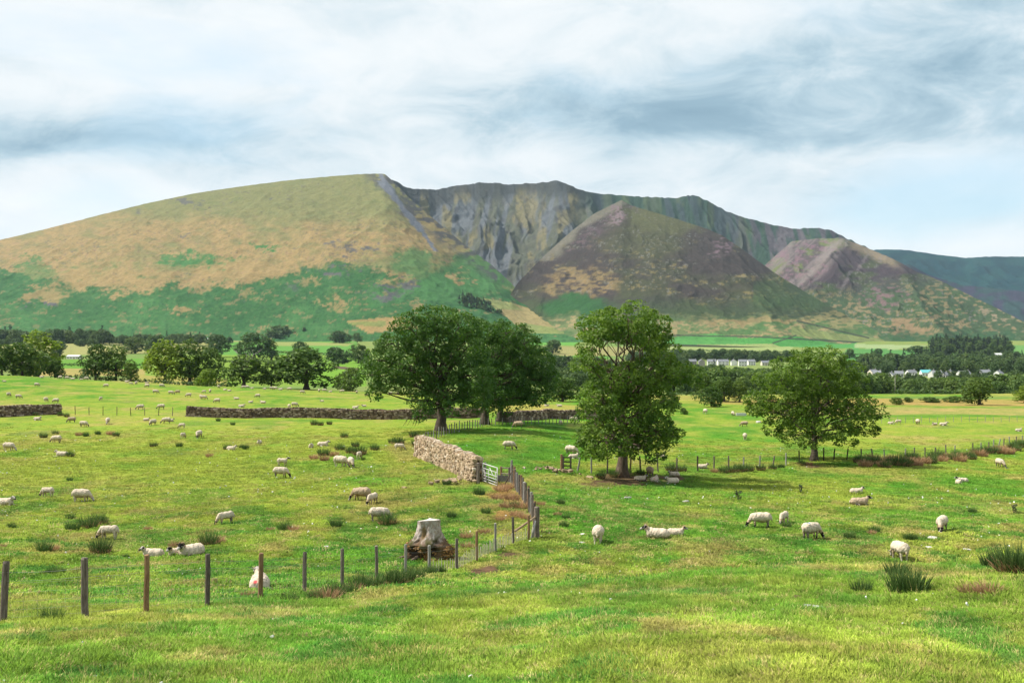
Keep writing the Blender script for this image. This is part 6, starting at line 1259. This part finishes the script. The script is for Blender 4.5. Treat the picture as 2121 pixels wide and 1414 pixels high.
for k, (px, d, L, H_, wl, rf, rz, lb) in enumerate([(1808, 779, 8, 4.5, 'render_cream', 'slate', .4, 'cream house at the left end of the wooded village'), (1817, 781, 7, 4.2, 'render_white', 'slate', -.5, 'white house touching the cream one in the wooded village'), (1845, 784, 6, 3.8, 'render_white', 'slate', .8, 'small white gabled cottage low among the village trees'), (1862, 782, 8, 4.2, 'render_white', 'slate', -.3, 'white house with steep dark roof in the village'), (1887, 781, 9, 4.8, 'render_white', 'slate', .3, 'tall white house left of the teal roof'), (1917, 778, 10, 3.6, 'render_white', 'roof_teal', 0, 'house with a bright teal roof'), (1932, 782, 8, 4.8, 'render_white', 'slate', .9, 'white gable right of the teal roof'), (1941, 783, 8, 4.6, 'render_white', 'slate', -.4, 'white house below the white gable in the village'),
        (1957, 785, 6, 4.0, 'render_white', 'slate', .5, 'small pale cottage left of the pinkish house'), (1967, 783, 9, 5.4, 'render_cream', 'slate', 1.0, 'big pinkish gabled house in the village'), (1996, 783, 11, 4.6, 'render_white', 'slate', .2, 'long white house with grey roof, right of the pinkish one'), (2040, 779, 9, 4.0, 'render_white', 'slate', -.1, 'white house almost hidden by trees, far right of the village'), (2068, 781, 7, 4.0, 'render_white', 'slate', .7, 'last small white house at the right end of the village'),
        (1958, 727, 16, 4.5, 'render_grey', 'slate', .1, 'grey farm below the dark plantation'), (2043, 738, 13, 5, 'render_cream', 'slate', -.1, 'cream house right of the plantation foot'), (2064, 740, 16, 4.5, 'render_white', 'roof_pale', 0, 'long white farmhouse right of the plantation')]): house(lb, px, d, L, 7, H_, 2.6, wl, rf, rz, 3, 1)

# ---------------------------------------------------------------- field hedges in the valley
def hedge(label, pts, h, seed):
    rng = np.random.default_rng(seed); P = [atd(p, d) for p, d in pts]; root = P[0]; cs = []
    for a, b in zip(P[:-1], P[1:]):
        n = int((b - a).length / (h * .45)) + 1
        for k in range(n):
            q = a.lerp(b, k / n); q.z = gz(q.x, q.y)
            hh = h * rng.uniform(.6, 1.25)
            cs.append((q.x - root.x + rng.normal() * .3, q.y - root.y + rng.normal() * .3, q.z - root.z + hh * .5))
    cs = np.array(cs); V, Fq, var = leaf_cloud(rng, cs, h * .6 * rng.uniform(.7, 1.2, len(cs)), np.zeros((len(cs), 3)), 12, h * .28, .85); me = np_mesh('hedge', V, Fq, False); at_ = me.attributes.new('Var', 'FLOAT', 'POINT'); at_.data.foreach_set('value', var.astype(np.float32))
    o = link('hedge', me, M['leaf_wood'], None, root); tag(o, label, 'hedge')
for i, (lb, pts, h) in enumerate([('dark hedge under the pale far field on the left', [(-60, 760), (130, 740), (330, 760)], 2.2), ('hedge along the top of the pale left field', [(200, 1650), (520, 1620)], 3), ('hedge below the green field behind the broad tree', [(560, 1330), (740, 1280)], 3.5), ('low hedge along the near edge of the left trees', [(130, 292), (330, 305), (480, 300)], 1.3),
        ('hedge across the green field right of the trio', [(455, 900), (640, 860)], 2.4), ('long field hedge under the pyramid fell', [(1370, 1900), (1640, 1850), (1800, 1800)], 3.2), ('second field hedge, lower, above the cottages', [(1380, 1680), (1640, 1700), (1780, 1660)], 3), ('sloping hedge left of the plantation', [(1760, 1500), (1900, 1460)], 4), ('bushy hedge above the village', [(1850, 1700), (1960, 1690)], 5), ('short cross hedge in the green fields', [(1640, 1850), (1680, 1600)], 2.5),
        ('bushy field edge before the river wood on the right', [(1860, 268), (1960, 272), (2010, 275)], 1.4), ('low hedge along the near edge of the river wood', [(1400, 300), (1560, 298), (1640, 300)], 1.6), ('hedge below the tan fields behind the tall tree', [(1120, 1200), (1320, 1180)], 4), ('hedge along the bright field in the gap', [(1120, 780), (1330, 760)], 3)]): hedge(lb, pts, h, i)

# ---------------------------------------------------------------- grass
def grass_mat():
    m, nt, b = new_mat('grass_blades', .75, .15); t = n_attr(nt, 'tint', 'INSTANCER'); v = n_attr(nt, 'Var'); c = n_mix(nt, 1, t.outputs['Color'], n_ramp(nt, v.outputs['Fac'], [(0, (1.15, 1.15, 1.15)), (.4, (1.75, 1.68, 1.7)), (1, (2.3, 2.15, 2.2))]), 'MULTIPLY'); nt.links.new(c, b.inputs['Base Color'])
    g = nt.nodes.new('ShaderNodeNewGeometry'); va = nt.nodes.new('ShaderNodeVectorMath'); va.operation = 'MULTIPLY_ADD'; nt.links.new(g.outputs['Normal'], va.inputs[0]); va.inputs[1].default_value = (.35, .35, .35); va.inputs[2].default_value = (0, 0, 1); vn = nt.nodes.new('ShaderNodeVectorMath'); vn.operation = 'NORMALIZE'; nt.links.new(va.outputs[0], vn.inputs[0]); nt.links.new(vn.outputs[0], b.inputs['Normal'])
    tr = nt.nodes.new('ShaderNodeBsdfTranslucent'); nt.links.new(c, tr.inputs[0]); mx = nt.nodes.new('ShaderNodeMixShader'); mx.inputs[0].default_value = .35
    nt.links.new(b.outputs[0], mx.inputs[1]); nt.links.new(tr.outputs[0], mx.inputs[2]); nt.links.new(mx.outputs[0], nt.nodes['Material Output'].inputs[0]); return m
M['grass'] = grass_mat()
def grass():
    protos = [blades(200 + i, 40, .14, .085, .0055, 1.3, .2, 'tuft') for i in range(4)] + [blades(210 + i, 46, .15, .20, .006, .9, .25, 'tuft') for i in range(2)] + [blades(220 + i, 60, .32, .062, .011, 1.3, .2, 'patch') for i in range(3)] + [blades(230 + i, 8, .10, .34, .0035, .7, .1, 'bents') for i in range(2)]
    for p in protos: p.materials.append(M['grass'])
    rng = np.random.default_rng(77); P, I, S, T = [], [], [], []
    def put(n, d0, d1, power, kinds, s0, s1, tintf, cond=None):
        d = (rng.uniform(0, 1, n) * (d1 ** power - d0 ** power) + d0 ** power) ** (1 / power); u = rng.uniform(-.60, .60, n); X = u * np.maximum(d, 14); Z = ground_h(X, d); C = ground_colour(X, d, Z)
        soil = np.abs(C - np.array(SOIL)).sum(1) < .09; keep = ~soil
        if cond is not None: keep &= cond(X, d)
        X, d, Z, C = X[keep], d[keep], Z[keep], C[keep]; m = len(X); P.append(np.stack([X, d, Z], 1)); I.append(rng.choice(kinds, m)); sc_ = rng.uniform(s0, s1, m) * (.65 + .75 * fbm(X / 1.1, d / 1.1, 3, 123)); S.append(np.stack([sc_, sc_, sc_ * rng.uniform(.8, 1.2, m)], 1)); T.append(tintf(C, X, d))
    def base(C, X, d):
        a = fbm(X / .8, d / 1.1, 4, 151, .6); b2 = fbm(X / 1.7, d / 2.4, 4, 161, .6); w = (1 - sstep(45, 90, d))
        C = lay(C, sstep(.55, .72, b2) * .7 * w, np.array(DRY) * .95); C = lay(C, sstep(.54, .68, fbm(X / 1.3, d / 1.6, 4, 171)) * .8 * w, (.042, .150, .018)); C = lay(C, (rng.uniform(0, 1, len(C)) < .10) * w * .7, (.36, .30, .13))
        return C * (1 + w * (a - .5) * 1.3)[:, None] * rng.uniform(.75, 1.2, (len(C), 1))
    put(78000, 7, 27, 1.6, [0, 1, 2, 3], .7, 1.3, base)
    put(9000, 7, 27, 1.8, [4, 5], .7, 1.2, lambda C, X, d: C * .78, lambda X, d: fbm(X / 1.5, d / 1.5, 3, 130) > .56)
    put(5000, 8, 34, 1.8, [9, 10], .45, .85, lambda C, X, d: np.array((.34, .30, .11)) * rng.uniform(.8, 1.2, (len(C), 1)), lambda X, d: (fbm(X / 2.5, d / 2.5, 3, 140) + .1 * (X > 1) > .52))
    put(70000, 25, 62, 1.7, [6, 7, 8], .8, 1.4, base)
    put(34000, 60, 135, 1.5, [6, 7, 8], 1.0, 1.8, base, lambda X, d: rng.uniform(0, 1, len(d)) > sstep(80, 135, d))
    P, I, S, T = np.vstack(P), np.concatenate(I), np.vstack(S), np.vstack(T); rot = np.stack([rng.normal(size=len(P)) * .12, rng.normal(size=len(P)) * .12, rng.uniform(0, 6.283, len(P))], 1)
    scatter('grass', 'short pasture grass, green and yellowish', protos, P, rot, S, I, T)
grass()
def flecks():
    rng = np.random.default_rng(5); n = 1500; d = rng.uniform(12 ** 1.3, 110 ** 1.3, n) ** (1 / 1.3); X = rng.uniform(-.55, .55, n) * d; Z = ground_h(X, d) + .05; keep = fbm(X / 7, d / 7, 3, 9) > .46; X, d, Z = X[keep], d[keep], Z[keep]; m = len(X); s = rng.uniform(.018, .055, m) * (1 + (d > 45) * .6)
    pr = [STONES[i].copy() for i in range(3)]; wm = noisy_mat('white_wool', [(.3, (.62, .60, .55)), (.7, (.85, .84, .8))], 5, bump=0)
    for p in pr: p.materials.clear(); p.materials.append(wm)
    scatter('wool_flecks', 'scattered white wool tufts, clover heads and chips in the grass', pr, np.stack([X, d, Z], 1), rng.uniform(0, 6.28, (m, 3)), np.stack([s * 1.4, s, s * .6], 1), rng.integers(0, 3, m))
flecks()
# ---------------------------------------------------------------- valley air
def haze():
    m = bpy.data.materials.new('valley_haze'); m.use_nodes = True; nt = m.node_tree; nt.nodes.clear(); out = nt.nodes.new('ShaderNodeOutputMaterial'); v = nt.nodes.new('ShaderNodeVolumePrincipled'); v.inputs['Color'].default_value = (.62, .82, 1.0, 1); v.inputs['Density'].default_value = HAZE; v.inputs['Anisotropy'].default_value = .0; nt.links.new(v.outputs[0], out.inputs['Volume'])
    o = MB().box((0, 4200, 375), (9500, 5000, 440)).build('haze', m); tag(o, 'thin blue valley haze', kind='stuff')
HAZE = 2.0e-5
haze()
